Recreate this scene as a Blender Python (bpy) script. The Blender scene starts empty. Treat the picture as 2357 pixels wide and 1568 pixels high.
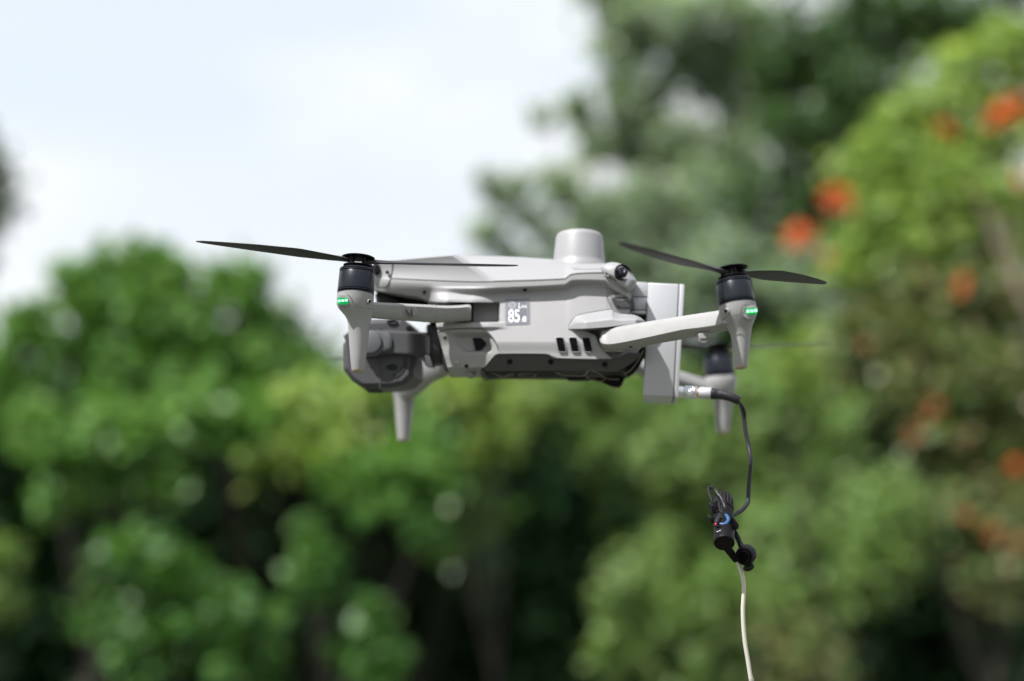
import bpy, bmesh, math, random
import numpy as np
from mathutils import Vector
R = math.radians
scene = bpy.context.scene
C = scene.collection
random.seed(7); rng = np.random.default_rng(7)

# ------------------------------------------------------------------ camera, world, sun, exposure
CAM = np.array((0.0, 0.0, 1.5)); PITCH = R(11.0)
F = 3286.0                       # focal length in units of the 2357 px wide picture
cd = bpy.data.cameras.new('camera'); cam = bpy.data.objects.new('camera', cd); C.objects.link(cam)
cam.location = CAM; cam.rotation_euler = (R(90) + PITCH, 0, 0)
cd.sensor_width = 36.0; cd.lens = F / 2357 * 36.0
cd.clip_start = 0.05; cd.clip_end = 500
cd.dof.use_dof = True; cd.dof.focus_distance = 1.05; cd.dof.aperture_fstop = 2.1
scene.camera = cam
SUN = Vector((-0.46, -0.46, 0.78)).normalized()        # towards the sun
elev = math.asin(SUN.z); azim = math.atan2(SUN.x, SUN.y)
world = bpy.data.worlds.new('World'); scene.world = world; world.use_nodes = True
nt = world.node_tree; N = nt.nodes; L = nt.links
for n in list(N): N.remove(n)
def wn(t, **k):
    n = N.new(t)
    for a, b in k.items(): setattr(n, a, b)
    return n
sky = wn('ShaderNodeTexSky', sky_type='NISHITA', sun_disc=False, sun_elevation=elev, sun_rotation=azim, air_density=1.0, dust_density=1.5)
bg_sky = wn('ShaderNodeBackground'); bg_sky.inputs['Strength'].default_value = 0.08
bg_cloud = wn('ShaderNodeBackground'); bg_cloud.inputs['Strength'].default_value = 0.555
mix = wn('ShaderNodeMixShader'); out = wn('ShaderNodeOutputWorld')
tc = wn('ShaderNodeTexCoord'); mp = wn('ShaderNodeMapping')
mp.inputs['Scale'].default_value = (1.6, 1.6, 5.0); mp.inputs['Location'].default_value = (0.35, 0.1, 0.42)
no = wn('ShaderNodeTexNoise'); no.inputs['Scale'].default_value = 1.7; no.inputs['Detail'].default_value = 5
no.inputs['Roughness'].default_value = 0.5
rp = wn('ShaderNodeValToRGB'); rp.color_ramp.elements[0].position = 0.36; rp.color_ramp.elements[1].position = 0.60
rp.color_ramp.elements[0].color = (0.90, 0.90, 0.90, 1); rp.color_ramp.elements[1].color = (1, 1, 1, 1)
rc = wn('ShaderNodeValToRGB'); rc.color_ramp.elements[0].position = 0.42; rc.color_ramp.elements[1].position = 0.60
rc.color_ramp.elements[0].color = (0.82, 0.905, 0.98, 1); rc.color_ramp.elements[1].color = (0.99, 0.99, 1.0, 1)
L.new(tc.outputs['Generated'], mp.inputs[0]); L.new(mp.outputs[0], no.inputs['Vector'])
L.new(no.outputs['Fac'], rp.inputs[0]); L.new(no.outputs['Fac'], rc.inputs[0])
sx = wn('ShaderNodeSeparateXYZ'); mr = wn('ShaderNodeMapRange'); hz = wn('ShaderNodeMix', data_type='RGBA')   # cloud bank whitens towards the horizon
mr.inputs[1].default_value = 0.34; mr.inputs[2].default_value = 0.20; mr.inputs[3].default_value = 0.0; mr.inputs[4].default_value = 0.85
hz.inputs[7].default_value = (0.97, 0.985, 1.0, 1)
L.new(tc.outputs['Generated'], sx.inputs[0]); L.new(sx.outputs[2], mr.inputs[0]); L.new(mr.outputs[0], hz.inputs[0]); L.new(rc.outputs[0], hz.inputs[6])
L.new(hz.outputs[2], bg_cloud.inputs['Color'])
L.new(sky.outputs[0], bg_sky.inputs['Color']); L.new(rp.outputs[0], mix.inputs[0])
L.new(bg_sky.outputs[0], mix.inputs[1]); L.new(bg_cloud.outputs[0], mix.inputs[2]); L.new(mix.outputs[0], out.inputs[0])
sd = bpy.data.lights.new('sun', 'SUN'); sd.energy = 5.0; sd.angle = R(0.5); sd.color = (1.0, 0.98, 0.96)
sun = bpy.data.objects.new('sun', sd); C.objects.link(sun); sun.location = (-3, -2, 8)
sun.rotation_euler = SUN.to_track_quat('Z', 'Y').to_euler()
scene.view_settings.view_transform = 'Standard'; scene.view_settings.look = 'None'
scene.view_settings.exposure = 0.95; scene.view_settings.gamma = 1.0
scene.render.resolution_x = 1024; scene.render.resolution_y = 681
scene.render.engine = 'CYCLES'; scene.cycles.use_denoising = True
scene.cycles.max_bounces = 6; scene.cycles.sample_clamp_indirect = 6

# ------------------------------------------------------------------ frames
# "view frame": x right, y away from the camera, z up, origin at the camera; picture px are 2357 x 1568
cp, sp = math.cos(PITCH), math.sin(PITCH)
ROT = np.array(((1, 0, 0), (0, cp, -sp), (0, sp, cp)))
def to_world(q): return np.asarray(q, float) @ ROT.T + CAM
def P(x, y, d):
    x, y, d = np.broadcast_arrays(np.asarray(x, float), np.asarray(y, float), np.asarray(d, float))
    return np.stack([(x - 1178.5) / F * d, d, (784 - y) / F * d], -1)
W = np.array((0.10, 1.0, -0.105)); W /= np.linalg.norm(W)     # across the drone, from its near side to its far side
C0 = np.array((0.0, 1.16, 0.0173)); C0W = float(C0 @ W)      # a point of the drone's mid plane
def B(x, y, w):                                             # point w metres in front of the drone's mid plane
    x, y, w = np.broadcast_arrays(np.asarray(x, float), np.asarray(y, float), np.asarray(w, float))
    r = np.stack([(x - 1178.5) / F, np.ones_like(x), (784 - y) / F], -1)
    return r * ((C0W - w) / (r @ W))[..., None]
def mirror(q): q = np.asarray(q, float); return q + 2 * (C0W - q @ W)[..., None] * W
UP = np.array((0.0, sp, cp))                                # world up in the view frame

# ------------------------------------------------------------------ materials
def mat(name, col, rough=0.5, metal=0.0, grain=0.0, gscale=1500.0, var=0.0, vscale=60.0, emit=None, spec=0.5, coat=0.0, aniso=None, trans=0.0, ior=1.45, alpha=1.0):
    col = tuple(round(c * .82, 4) for c in col)
    m = bpy.data.materials.new(name); m.use_nodes = True
    n = m.node_tree.nodes; l = m.node_tree.links; b = n['Principled BSDF']
    b.inputs['Base Color'].default_value = (*col, 1); b.inputs['Roughness'].default_value = rough
    b.inputs['Metallic'].default_value = metal; b.inputs['Specular IOR Level'].default_value = spec
    b.inputs['Coat Weight'].default_value = coat; b.inputs['IOR'].default_value = ior
    b.inputs['Transmission Weight'].default_value = trans
    t = n.new('ShaderNodeTexCoord')
    if grain:
        x = n.new('ShaderNodeTexNoise'); x.inputs['Scale'].default_value = gscale; x.inputs['Detail'].default_value = 2
        bp = n.new('ShaderNodeBump'); bp.inputs['Strength'].default_value = grain; bp.inputs['Distance'].default_value = 0.0004
        l.new(t.outputs['Object'], x.inputs['Vector']); l.new(x.outputs['Fac'], bp.inputs['Height']); l.new(bp.outputs[0], b.inputs['Normal'])
    if var:
        x = n.new('ShaderNodeTexNoise'); x.inputs['Scale'].default_value = vscale; x.inputs['Detail'].default_value = 4
        if aniso:
            mpp = n.new('ShaderNodeMapping'); mpp.inputs['Scale'].default_value = aniso
            l.new(t.outputs['Object'], mpp.inputs[0]); l.new(mpp.outputs[0], x.inputs['Vector'])
        else: l.new(t.outputs['Object'], x.inputs['Vector'])
        mr = n.new('ShaderNodeMapRange'); mr.inputs[1].default_value = 0.3; mr.inputs[2].default_value = 0.7
        mr.inputs[3].default_value = 1 - var; mr.inputs[4].default_value = 1 + var
        mx = n.new('ShaderNodeMix'); mx.data_type = 'RGBA'; mx.blend_type = 'MULTIPLY'; mx.inputs[0].default_value = 1
        mx.inputs[6].default_value = (*col, 1)
        l.new(x.outputs['Fac'], mr.inputs[0]); l.new(mr.outputs[0], mx.inputs[7]); l.new(mx.outputs[2], b.inputs['Base Color'])
    if emit:
        b.inputs['Emission Color'].default_value = (*emit[:3], 1); b.inputs['Emission Strength'].default_value = emit[3]
    return m
M = {}
M['shell'] = mat('light grey plastic', (0.312, 0.307, 0.312), 0.48, grain=0.10, gscale=2200, var=0.03, vscale=40)
M['shell_top'] = mat('pale grey plastic', (0.275, 0.273, 0.283), 0.45, grain=0.08, gscale=2200, var=0.02, vscale=30)
M['arm'] = mat('grained light grey plastic', (0.295, 0.291, 0.289), 0.55, grain=0.28, gscale=1900, var=0.04, vscale=90)
M['module'] = mat('warm grey plastic', (0.28, 0.273, 0.268), 0.5, grain=0.12, gscale=2200, var=0.04, vscale=60)
M['belly'] = mat('dark grey plastic', (0.075, 0.073, 0.073), 0.55, spec=0.25, grain=0.3, var=0.06, vscale=50)
M['black'] = mat('black plastic', (0.006, 0.006, 0.007), 0.5, spec=0.12)
M['matte'] = mat('matte black rubber', (0.012, 0.012, 0.013), 0.6, spec=0.2, grain=0.4, gscale=900)
M['seam'] = mat('dark seam', (0.07, 0.08, 0.07), 0.8)
M['motor'] = mat('satin black metal', (0.014, 0.017, 0.024), 0.30, metal=0.2, spec=0.3)
M['blade'] = mat('propeller plastic', (0.04, 0.04, 0.046), 0.45, spec=0.25)
M['gimbal'] = mat('graphite grey plastic', (0.058, 0.058, 0.063), 0.5, spec=0.3, grain=0.08, var=0.04, vscale=60)
M['gimbal_light'] = mat('steel grey plastic', (0.085, 0.09, 0.10), 0.5, grain=0.1, var=0.05, vscale=80)
M['gimbal_dark'] = mat('charcoal plastic', (0.018, 0.018, 0.021), 0.45, spec=0.2)
M['alu'] = mat('brushed anodised aluminium', (0.46, 0.465, 0.49), 0.42, metal=0.35, var=0.02, vscale=600, aniso=(1, 1, 0.03))
M['chrome'] = mat('polished nickel', (0.78, 0.80, 0.83), 0.16, metal=1.0)
M['copper'] = mat('copper ring', (0.8, 0.5, 0.32), 0.25, metal=1.0)
M['glass'] = mat('lens glass', (0.006, 0.006, 0.012), 0.06, spec=0.4)
M['grille'] = mat('grille mesh', (0.20, 0.19, 0.18), 0.5, grain=1.0, gscale=2600)
M['sticker'] = mat('frosted sticker film', (0.135, 0.14, 0.165), 0.35)
M['sticker_rim'] = mat('frosted sticker rim', (0.20, 0.205, 0.23), 0.35)
M['ink'] = mat('white print', (0.80, 0.80, 0.82), 0.5)
M['ink_soft'] = mat('pale print', (0.36, 0.36, 0.40), 0.5)
M['lamp_glass'] = mat('green lamp cover', (0.0, 0.07, 0.02), 0.15, emit=(0.0, 0.55, 0.12, 0.35))
M['lamp'] = mat('green status lamp', (0.2, 0.9, 0.4), 0.4, emit=(0.26, 1.0, 0.40, 1.4))
M['worn'] = mat('worn foot pad', (0.40, 0.33, 0.25), 0.8, grain=0.6)
M['cord'] = mat('ivory cable sheath', (0.55, 0.53, 0.46), 0.5)
M['blue'] = mat('blue insulated wire', (0.015, 0.07, 0.19), 0.5)
M['red'] = mat('red insulated wire', (0.22, 0.01, 0.008), 0.35)
M['shrink'] = mat('heat shrink tube', (0.016, 0.016, 0.019), 0.42, spec=0.3, grain=0.6, gscale=500)
M['trim'] = mat('silver trim', (0.20, 0.19, 0.15), 0.4, metal=0.3)

# ------------------------------------------------------------------ object helpers
def tag(o, label, cat, group=None):
    o['label'] = label; o['category'] = cat
    if group: o['group'] = group
    return o
def root(name, loc_world, label, cat, group=None):
    o = bpy.data.objects.new(name, None); o.empty_display_size = 0.05; o.location = Vector(loc_world); C.objects.link(o)
    return tag(o, label, cat, group)
def origin(o):
    v = Vector((0, 0, 0))
    while o is not None: v = v + Vector(o.location); o = o.parent
    return np.array(v)
def finish(name, bm, m, parent, sharp=35, view=True, label=None):
    me = bpy.data.meshes.new(name)
    if view and bm.verts:
        co = np.array([v.co[:] for v in bm.verts]); w = to_world(co)
        off = origin(parent) if parent is not None else np.zeros(3)
        for v, c in zip(bm.verts, w - off): v.co = c
    bmesh.ops.recalc_face_normals(bm, faces=bm.faces)
    for f in bm.faces: f.smooth = True
    bm.to_mesh(me); bm.free()
    me.set_sharp_from_angle(angle=R(sharp))
    me.materials.append(m if not isinstance(m, str) else M[m])
    o = bpy.data.objects.new(name, me); C.objects.link(o); o.parent = parent
    if label: o['label'] = label
    return o
def catmull(pts, n=6, closed=False):
    p = np.asarray(pts, float); k = len(p); o = []
    rngi = range(k if closed else k - 1)
    for i in rngi:
        a = p[(i - 1) % k] if closed or i > 0 else p[0]
        b = p[i]; c = p[(i + 1) % k]
        d = p[(i + 2) % k] if closed or i + 2 < k else p[-1]
        for j in range(n):
            t = j / n
            o.append(0.5 * (2 * b + (c - a) * t + (2 * a - 5 * b + 4 * c - d) * t * t + (3 * b - a - 3 * c + d) * t ** 3))
    if not closed: o.append(p[-1])
    return np.array(o)
def chaikin(pts, n=2, closed=True):
    p = np.asarray(pts, float)
    for _ in range(n):
        q = np.roll(p, -1, 0); p = np.stack([p * .75 + q * .25, p * .25 + q * .75], 1).reshape(-1, p.shape[1])
    return p
def rnd(pts, r, seg=4):                                     # round the corners of a closed px polygon by r px
    p = [np.array(q, float) for q in pts]; o = []
    for i in range(len(p)):
        a, b, c = p[i - 1], p[i], p[(i + 1) % len(p)]
        u = (a - b); v = (c - b); lu = np.linalg.norm(u); lv = np.linalg.norm(v)
        rr = min(r, lu * .48, lv * .48); s = b + u / lu * rr; e = b + v / lv * rr
        for k in range(seg + 1):
            t = k / seg; o.append((1 - t) ** 2 * s + 2 * t * (1 - t) * b + t * t * e)
    return np.array(o)
def sst(a, b, x): t = np.clip((np.asarray(x, float) - a) / (b - a), 0, 1); return t * t * (3 - 2 * t)
def itp(tab):
    xs, ys = zip(*tab); return lambda x: np.interp(x, xs, ys)
def sm(tab, n=8):                                           # smooth curve through a table
    c = catmull(tab, n); return lambda x: np.interp(x, c[:, 0], c[:, 1])

def add_grid(bm, near, far):                                # closed solid between two grids [ny, nx, 3]
    ny, nx = near.shape[:2]
    A = [[bm.verts.new(near[j, i]) for i in range(nx)] for j in range(ny)]
    Z = [[bm.verts.new(far[j, i]) for i in range(nx)] for j in range(ny)]
    for j in range(ny - 1):
        for i in range(nx - 1):
            bm.faces.new((A[j][i], A[j][i + 1], A[j + 1][i + 1], A[j + 1][i]))
            bm.faces.new((Z[j][i], Z[j + 1][i], Z[j + 1][i + 1], Z[j][i + 1]))
    for i in range(nx - 1):
        bm.faces.new((A[0][i], Z[0][i], Z[0][i + 1], A[0][i + 1])); bm.faces.new((A[-1][i], A[-1][i + 1], Z[-1][i + 1], Z[-1][i]))
    for j in range(ny - 1):
        bm.faces.new((A[j][0], A[j + 1][0], Z[j + 1][0], Z[j][0])); bm.faces.new((A[j][-1], Z[j][-1], Z[j + 1][-1], A[j + 1][-1]))
def relief(name, x0, x1, T, Bt, wf, m, parent, step=1.6, shift=None, back=None, sharp=40, both=False, ny=None):
    """body panel: near side sculpted by wf(x, y) [mm in front of the mid plane], mirrored to the far side"""
    nx = max(3, int((x1 - x0) / step)); xs = np.linspace(x0, x1, nx)
    hmax = float(np.max(Bt(xs) - T(xs))); ny = ny or max(3, int(hmax / step))
    U, V = np.meshgrid(np.linspace(0, 1, nx), np.linspace(0, 1, ny)); X = xs[None, :].repeat(ny, 0)
    Y = T(X) * (1 - V) + Bt(X) * V
    if shift is not None: X = X + shift(U, Y)
    w = np.asarray(wf(X, Y)) * 0.001
    near = B(X, Y, w); bm = bmesh.new()
    if back is None: add_grid(bm, near, mirror(near))
    else:
        far = near + (w - back * .001)[..., None] * W
        if both: add_grid(bm, mirror(near), mirror(far)); finish(name, bm, m, parent, sharp); bm = bmesh.new()
        add_grid(bm, near, far)
    return finish(name, bm, m, parent, sharp)
def prism(name, poly, w0, w1, m, parent, bevel=0.0, seg=2, both=False, sharp=35, bm=None, fin=True, wfun=None):
    """px outline cut at w0 mm in front of the mid plane, going back to w1 mm"""
    own = bm is None; bm = bm or bmesh.new(); poly = np.asarray(poly, float)
    w0_ = np.array([wfun(x, y) + w0 for x, y in poly]) if wfun is not None else np.full(len(poly), w0)
    near = B(poly[:, 0], poly[:, 1], w0_ * .001)
    t_ = (w0 - w1) * .001
    far = near + t_ * W
    sets = [(near, far)] + ([(mirror(near), mirror(far))] if both else [])
    for a, b in sets:
        va = [bm.verts.new(p) for p in a]; vb = [bm.verts.new(p) for p in b]; n = len(va); es = []
        fa = bm.faces.new(va); fb = bm.faces.new(vb[::-1])
        for i in range(n): bm.faces.new((va[i], vb[i], vb[(i + 1) % n], va[(i + 1) % n]))
        if bevel:
            es = list(fa.edges)
            if bevel < 0: es += [e for v in va for e in v.link_edges if e not in es]
            bmesh.ops.bevel(bm, geom=es, offset=abs(bevel) * .001, segments=seg, profile=0.5, affect='EDGES', clamp_overlap=True)
    return finish(name, bm, m, parent, sharp) if fin else bm
def basis(ax):
    ax = np.asarray(ax, float); ax = ax / np.linalg.norm(ax)
    t = np.array((1.0, 0, 0)) if abs(ax[0]) < .8 else np.array((0, 0, 1.0))
    u = t - ax * (t @ ax); u /= np.linalg.norm(u); return ax, u, np.cross(ax, u)
def lathe(bm, o, ax, prof, n=40, sq=(1, 1)):                # prof: (r, h) metres
    ax, u, v = basis(ax); rows = []
    for r, h in prof:
        if r <= 1e-7: rows.append([bm.verts.new(o + ax * h)]); continue
        rows.append([bm.verts.new(o + ax * h + u * r * sq[0] * math.cos(a) + v * r * sq[1] * math.sin(a)) for a in np.linspace(0, 2 * math.pi, n, endpoint=False)])
    for a, b in zip(rows, rows[1:]):
        for i in range(n):
            j = (i + 1) % n
            if len(a) == 1 and len(b) == 1: continue
            if len(a) == 1: bm.faces.new((a[0], b[i], b[j]))
            elif len(b) == 1: bm.faces.new((a[i], b[0], a[j]))
            else: bm.faces.new((a[i], b[i], b[j], a[j]))
    for r in (rows[0], rows[-1]):
        if len(r) > 1: bm.faces.new(r if r is rows[0] else r[::-1])
def tube(bm, pts, rad, n=12, caps=True):
    pts = np.asarray(pts, float); k = len(pts); rad = np.broadcast_to(np.asarray(rad, float), (k,))
    tg = np.gradient(pts, axis=0); tg /= np.linalg.norm(tg, axis=1)[:, None]
    _, u, v = basis(tg[0]); rows = []
    for i in range(k):
        t = tg[i]; u = u - t * (u @ t); u /= np.linalg.norm(u); v = np.cross(t, u)
        rows.append([bm.verts.new(pts[i] + rad[i] * (u * math.cos(a) + v * math.sin(a))) for a in np.linspace(0, 2 * math.pi, n, endpoint=False)])
    for a, b in zip(rows, rows[1:]):
        for i in range(n): bm.faces.new((a[i], a[(i + 1) % n], b[(i + 1) % n], b[i]))
    if caps: bm.faces.new(rows[0][::-1]); bm.faces.new(rows[-1])
def loft(bm, secs, caps=True):                              # secs: list of [n,3]
    rows = [[bm.verts.new(p) for p in s] for s in secs]; n = len(rows[0])
    for a, b in zip(rows, rows[1:]):
        for i in range(n): bm.faces.new((a[i], a[(i + 1) % n], b[(i + 1) % n], b[i]))
    if caps: bm.faces.new(rows[0][::-1]); bm.faces.new(rows[-1])
def screw(parent, x, y, w, r=4.5, m='black', name='screw', up=0.35, both=True, rim=None):
    u = 1.115 / F
    c = B(x, y, (w - 1.5) * .001)
    for o, s in ((mirror(c), 1), (c, -1)):
        if s == 1 and not both: continue
        bm = bmesh.new(); lathe(bm, o, W * s, [(0, .0), (r * u, 0), (r * u, .0015 + up * .0007), (r * u * .72, .0015 + up * .001), (r * u * .5, .0015 + up * .0002), (0, .0015 + up * .0002)], 16)
        ob = finish(name, bm, m, parent)
    return ob
def glyphs(text, x, y, sx, sy, off=0.0):
    """vertices of a piece of lettering in px, faces"""
    cu = bpy.data.curves.new('lettering', 'FONT'); cu.body = text; cu.offset = off; cu.resolution_u = 4; cu.fill_mode = 'FRONT'
    ob = bpy.data.objects.new('lettering', cu); me = bpy.data.meshes.new_from_object(ob)
    v = np.array([p.co[:] for p in me.vertices]); f = [tuple(p.vertices) for p in me.polygons]
    bpy.data.objects.remove(ob); bpy.data.curves.remove(cu); bpy.data.meshes.remove(me)
    return np.stack([x + v[:, 0] * sx, y - v[:, 1] * sy], 1), f

# ------------------------------------------------------------------ ground
def ground():
    bm = bmesh.new(); n = 60; s = 300.0
    g = np.sign(np.linspace(-1, 1, n + 1)) * np.abs(np.linspace(-1, 1, n + 1)) ** 2 * s
    vs = [[bm.verts.new((x, y, 0.06 * math.sin(x * .4 + 1) * math.cos(y * .31) if abs(x) < 60 and abs(y) < 60 else 0)) for x in g] for y in g]
    for j in range(n):
        for i in range(n): bm.faces.new((vs[j][i], vs[j][i + 1], vs[j + 1][i + 1], vs[j + 1][i]))
    m = bpy.data.materials.new('grassy ground'); m.use_nodes = True
    nn = m.node_tree.nodes; ll = m.node_tree.links; b = nn['Principled BSDF']; b.inputs['Roughness'].default_value = 0.9
    t = nn.new('ShaderNodeTexCoord'); x = nn.new('ShaderNodeTexNoise'); x.inputs['Scale'].default_value = 1.3; x.inputs['Detail'].default_value = 8
    r = nn.new('ShaderNodeValToRGB'); r.color_ramp.elements[0].color = (0.035, 0.05, 0.025, 1); r.color_ramp.elements[1].color = (0.11, 0.105, 0.085, 1)
    r.color_ramp.elements[0].position = .35; r.color_ramp.elements[1].position = .7
    ll.new(t.outputs['Object'], x.inputs['Vector']); ll.new(x.outputs['Fac'], r.inputs[0]); ll.new(r.outputs[0], b.inputs['Base Color'])
    o = finish('ground', bm, m, None, view=False); o['kind'] = 'structure'
ground()

# ------------------------------------------------------------------ the drone
D_ROOT = to_world(B(1200, 870, 0.0))
drone = root('drone', D_ROOT, 'light grey folding quadcopter drone hovering with green status lights, aluminium box on its tail', 'drone')
U1 = 1.115 / F                                              # metres per px at the near wall
S = sm([(840, 640), (900, 641), (980, 645), (1090, 649), (1200, 647), (1290, 643.5), (1303, 641), (1322, 631.5), (1390, 629), (1398, 634), (1408, 640), (1425, 652), (1445, 664), (1452, 671), (1490, 690)])
ENV = sm([(840, 24), (866, 31), (900, 39), (980, 45), (1090, 47), (1290, 47), (1400, 45), (1452, 41), (1490, 37)])
MT = sm([(1004, 767), (1030, 759), (1060, 757), (1098, 756.5), (1112, 758), (1124, 766), (1139, 785), (1146, 802), (1149, 813)])
def w_low(x, y):
    s = y - S(x); e = ENV(x)
    g = sst(960, 1110, x)
    h = np.interp(x, (866, 985, 1090, 1294, 1400, 1452), (24, 14, 14, 11, 16, 18))
    w = e + 0.4 - 8.0 * g * sst(h, h + 15, s)
    rise = np.clip((s - h - 15) / np.maximum(787 - S(x) - h - 15, 1), 0, 1)
    w = w + 8.4 * g * rise ** .9
    w = w - 1.2 * sst(787, 815, y)
    w = w - 9 * (1 - g) * sst(5, 60, s) * (1 - sst(985, 1010, x))
    bx = sst(985, 1035, x) * (1 - sst(1085, 1152, x))
    w = w + 8.5 * bx * np.clip((y - 659) / 30, 0, 1) ** 1.2 * (1 - sst(696, 698.5, y))
    cav = sst(695.5, 698.5, y) * (1 - sst(740, 742.5, y)) * (1 - sst(1146 , 1151, x))
    w = w - 13 * cav
    # ledge under the front arm
    w = w + 2.5 * (1 - sst(1120, 1175, x)) * sst(741, 743, y) * (1 - sst(752, 760, y))
    # hollow behind the rear arm hinge
    xe = np.interp(y, (757, 762, 772, 792, 812, 826), (1336, 1352, 1372, 1380, 1395, 1410))
    hol = sst(755, 759, y) * sst(-3, 9, x - xe) * (1 - sst(824, 834, y))
    w = w - 15 * (1 - sst(1141, 1146, x)) * sst(0, 1.5, y - MT(np.clip(x, 1004, 1149)) - 2)
    return w - 9 * hol
LB = sm([(980, 868), (1104, 868), (1105, 851), (1106, 850), (1138, 817), (1144, 814.5), (1250, 814.5), (1268, 819), (1284, 824.5), (1390, 827), (1420, 825), (1436, 819), (1450, 811), (1470, 812), (1490, 806)], 6)
LBm = itp([(980, 816), (1130, 816), (1144, 814.5), (1250, 814.5), (1268, 819), (1284, 824.5), (1390, 827), (1420, 825), (1436, 819), (1450, 811), (1470, 812), (1490, 806)])
def shift_low(U, Y):
    left = np.interp(Y, (700, 742, 765, 868), (0, 18, 23, 50)); right = np.interp(Y, (640, 672, 722, 742, 800), (0, 0, 0, 8, 32))
    return left * (1 - U) ** 5 + right * U ** 6
low = relief('lower_shell', 985, 1452, lambda x: S(x) + 1.5, LBm, w_low, 'shell', drone, shift=shift_low, sharp=70)
relief('nose_underside', 858, 985, lambda x: S(x) + 1.5, itp([(850, 666), (862, 668), (895, 673), (960, 682), (985, 692)]), w_low, 'shell', drone)
relief('seam_strip', 868, 1450, lambda x: S(x) - 2.4, lambda x: S(x) + 2.4, lambda x, y: ENV(x) - 1.0, 'seam', drone, ny=3)
# solid black block stands in for the shade of the cavity under the nose
prism('nose_cavity_shade', [(866, 664), (985, 684), (1000, 705), (1000, 735), (990, 745), (960, 703), (868, 690)], 14, -14, 'black', drone)
prism('front_bulkhead', [(862, 676), (900, 680), (930, 700), (905, 722), (868, 712)], 20, -20, 'gimbal_dark', drone, bevel=2)

# upper shell
TOP = sm([(846, 622), (852, 606), (868, 601), (903, 598.5), (980, 591), (1031, 586.5), (1062, 585.5), (1088, 587.5), (1150, 589.5), (1237, 594.6), (1274, 597), (1330, 603), (1392, 607), (1430, 616), (1452, 640)])
def w_up(x, y):
    t, s = TOP(x), S(x); v = np.clip((y - t) / np.maximum(s - t, 1), 0, 1); e = ENV(x)
    d = (y - 600) - (x - 1066) * (44 / 64.0)                # right of this diagonal the deck slopes up to the sky
    deck = sst(6, -6, d) * 1.0
    wl = e - 7 * (1 - sst(0, .05, v)) + .6 * (1 - v) - 1.6 * np.sin(np.pi * np.clip(v, 0, 1)) - 0.5 * v
    wr = e - 1.0 - 20 * (1 - np.clip(v / .93, 0, 1)) - 6 * (1 - sst(0, .12, v)) - 1.5 * np.sin(np.pi * v)
    st = sst(1296, 1326, x)                                 # shoulder that steps in towards the rear
    wr = wr - 2.2 * st * sst(S(x) - 16, S(x) - 8, y) * 0
    return wl * (1 - deck) + wr * deck
relief('upper_shell', 900, 1452, TOP, lambda x: S(x) - 1.0, w_up, 'shell_top', drone, sharp=60)
def w_nose(x, y):
    k = sst(S(x) - 2, S(x) + 2, y); w = w_up(x, y) * (1 - k) + w_low(x, y) * k + .35
    return w - 9 * (1 - sst(848, 868, x)) - 3 * sst(.9, 1, (y - TOP(x)) / (668 - TOP(x)))
relief('nose_cover', 850, 903, TOP, itp([(850, 655), (858, 667), (884, 667), (892, 656), (899, 643), (903, 618)]), w_nose, 'shell_top', drone)
nl = B(860.5, 618, .0335)
for o, s in ((nl, 1), (mirror(nl), -1)):
    ax = np.array((-.45, -.8 * s, .25)); ax /= np.linalg.norm(ax)
    bm = bmesh.new(); lathe(bm, o, ax, [(.0046, -.004), (.0052, .002), (.0047, .0035), (.004, .003), (.003, .0036), (0, .0042)], 28)
    finish('nose_lens', bm, 'glass', drone)
screw(drone, 892, 627.5, 40.2, 4.2)
screw(low, 1208.5, 667, float(w_low(1208.5, 667)) + 1.8, 4.6, up=-0.2, name='screw_recess')
screw(low, 977, 673.5, 45, 4.4, up=-0.2, name='screw_recess')

# antenna dome
u = 1.155 / F
dome_ax = UP / 1.0 + np.array((0.02, 0, 0)); dome_ax /= np.linalg.norm(dome_ax)
bm = bmesh.new(); base = P(1333, 606, 1.155)
lathe(bm, base, dome_ax, [(60 * u, -22 * u), (60.5 * u, -4 * u), (60 * u, 0), (58.5 * u, 12 * u), (54.3 * u, 58 * u), (52.6 * u, 64 * u), (49 * u, 68 * u), (43 * u, 70.5 * u), (20 * u, 72 * u), (0, 72.4 * u)], 72)
finish('antenna_dome', bm, 'shell_top', drone, sharp=50)
# collar that blends the dome into the deck
bm = bmesh.new()
lathe(bm, base, dome_ax, [(67 * u, -32 * u), (66 * u, -16 * u), (64 * u, -8 * u), (61.4 * u, -3 * u), (60.4 * u, 2 * u), (50 * u, 2 * u)], 72)
finish('dome_collar', bm, 'shell_top', drone, sharp=60)

# vent louvres beside the dome
lv = prism('side_louvre', chaikin([(1305, 609.5), (1390, 611), (1384, 620), (1322, 620.5)], 2), 0.5, -2, 'shell', drone, wfun=lambda x, y: float(w_up(x, y)))
for i in range(9):
    x = 1318 + i * 7.4
    prism('slat', [(x, 611.2), (x + 3.4, 611.2), (x + 6.4, 619), (x + 3.0, 619)], 1.3, 0, 'shell_top', lv, wfun=lambda a, b: float(w_up(a, b)))

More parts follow.
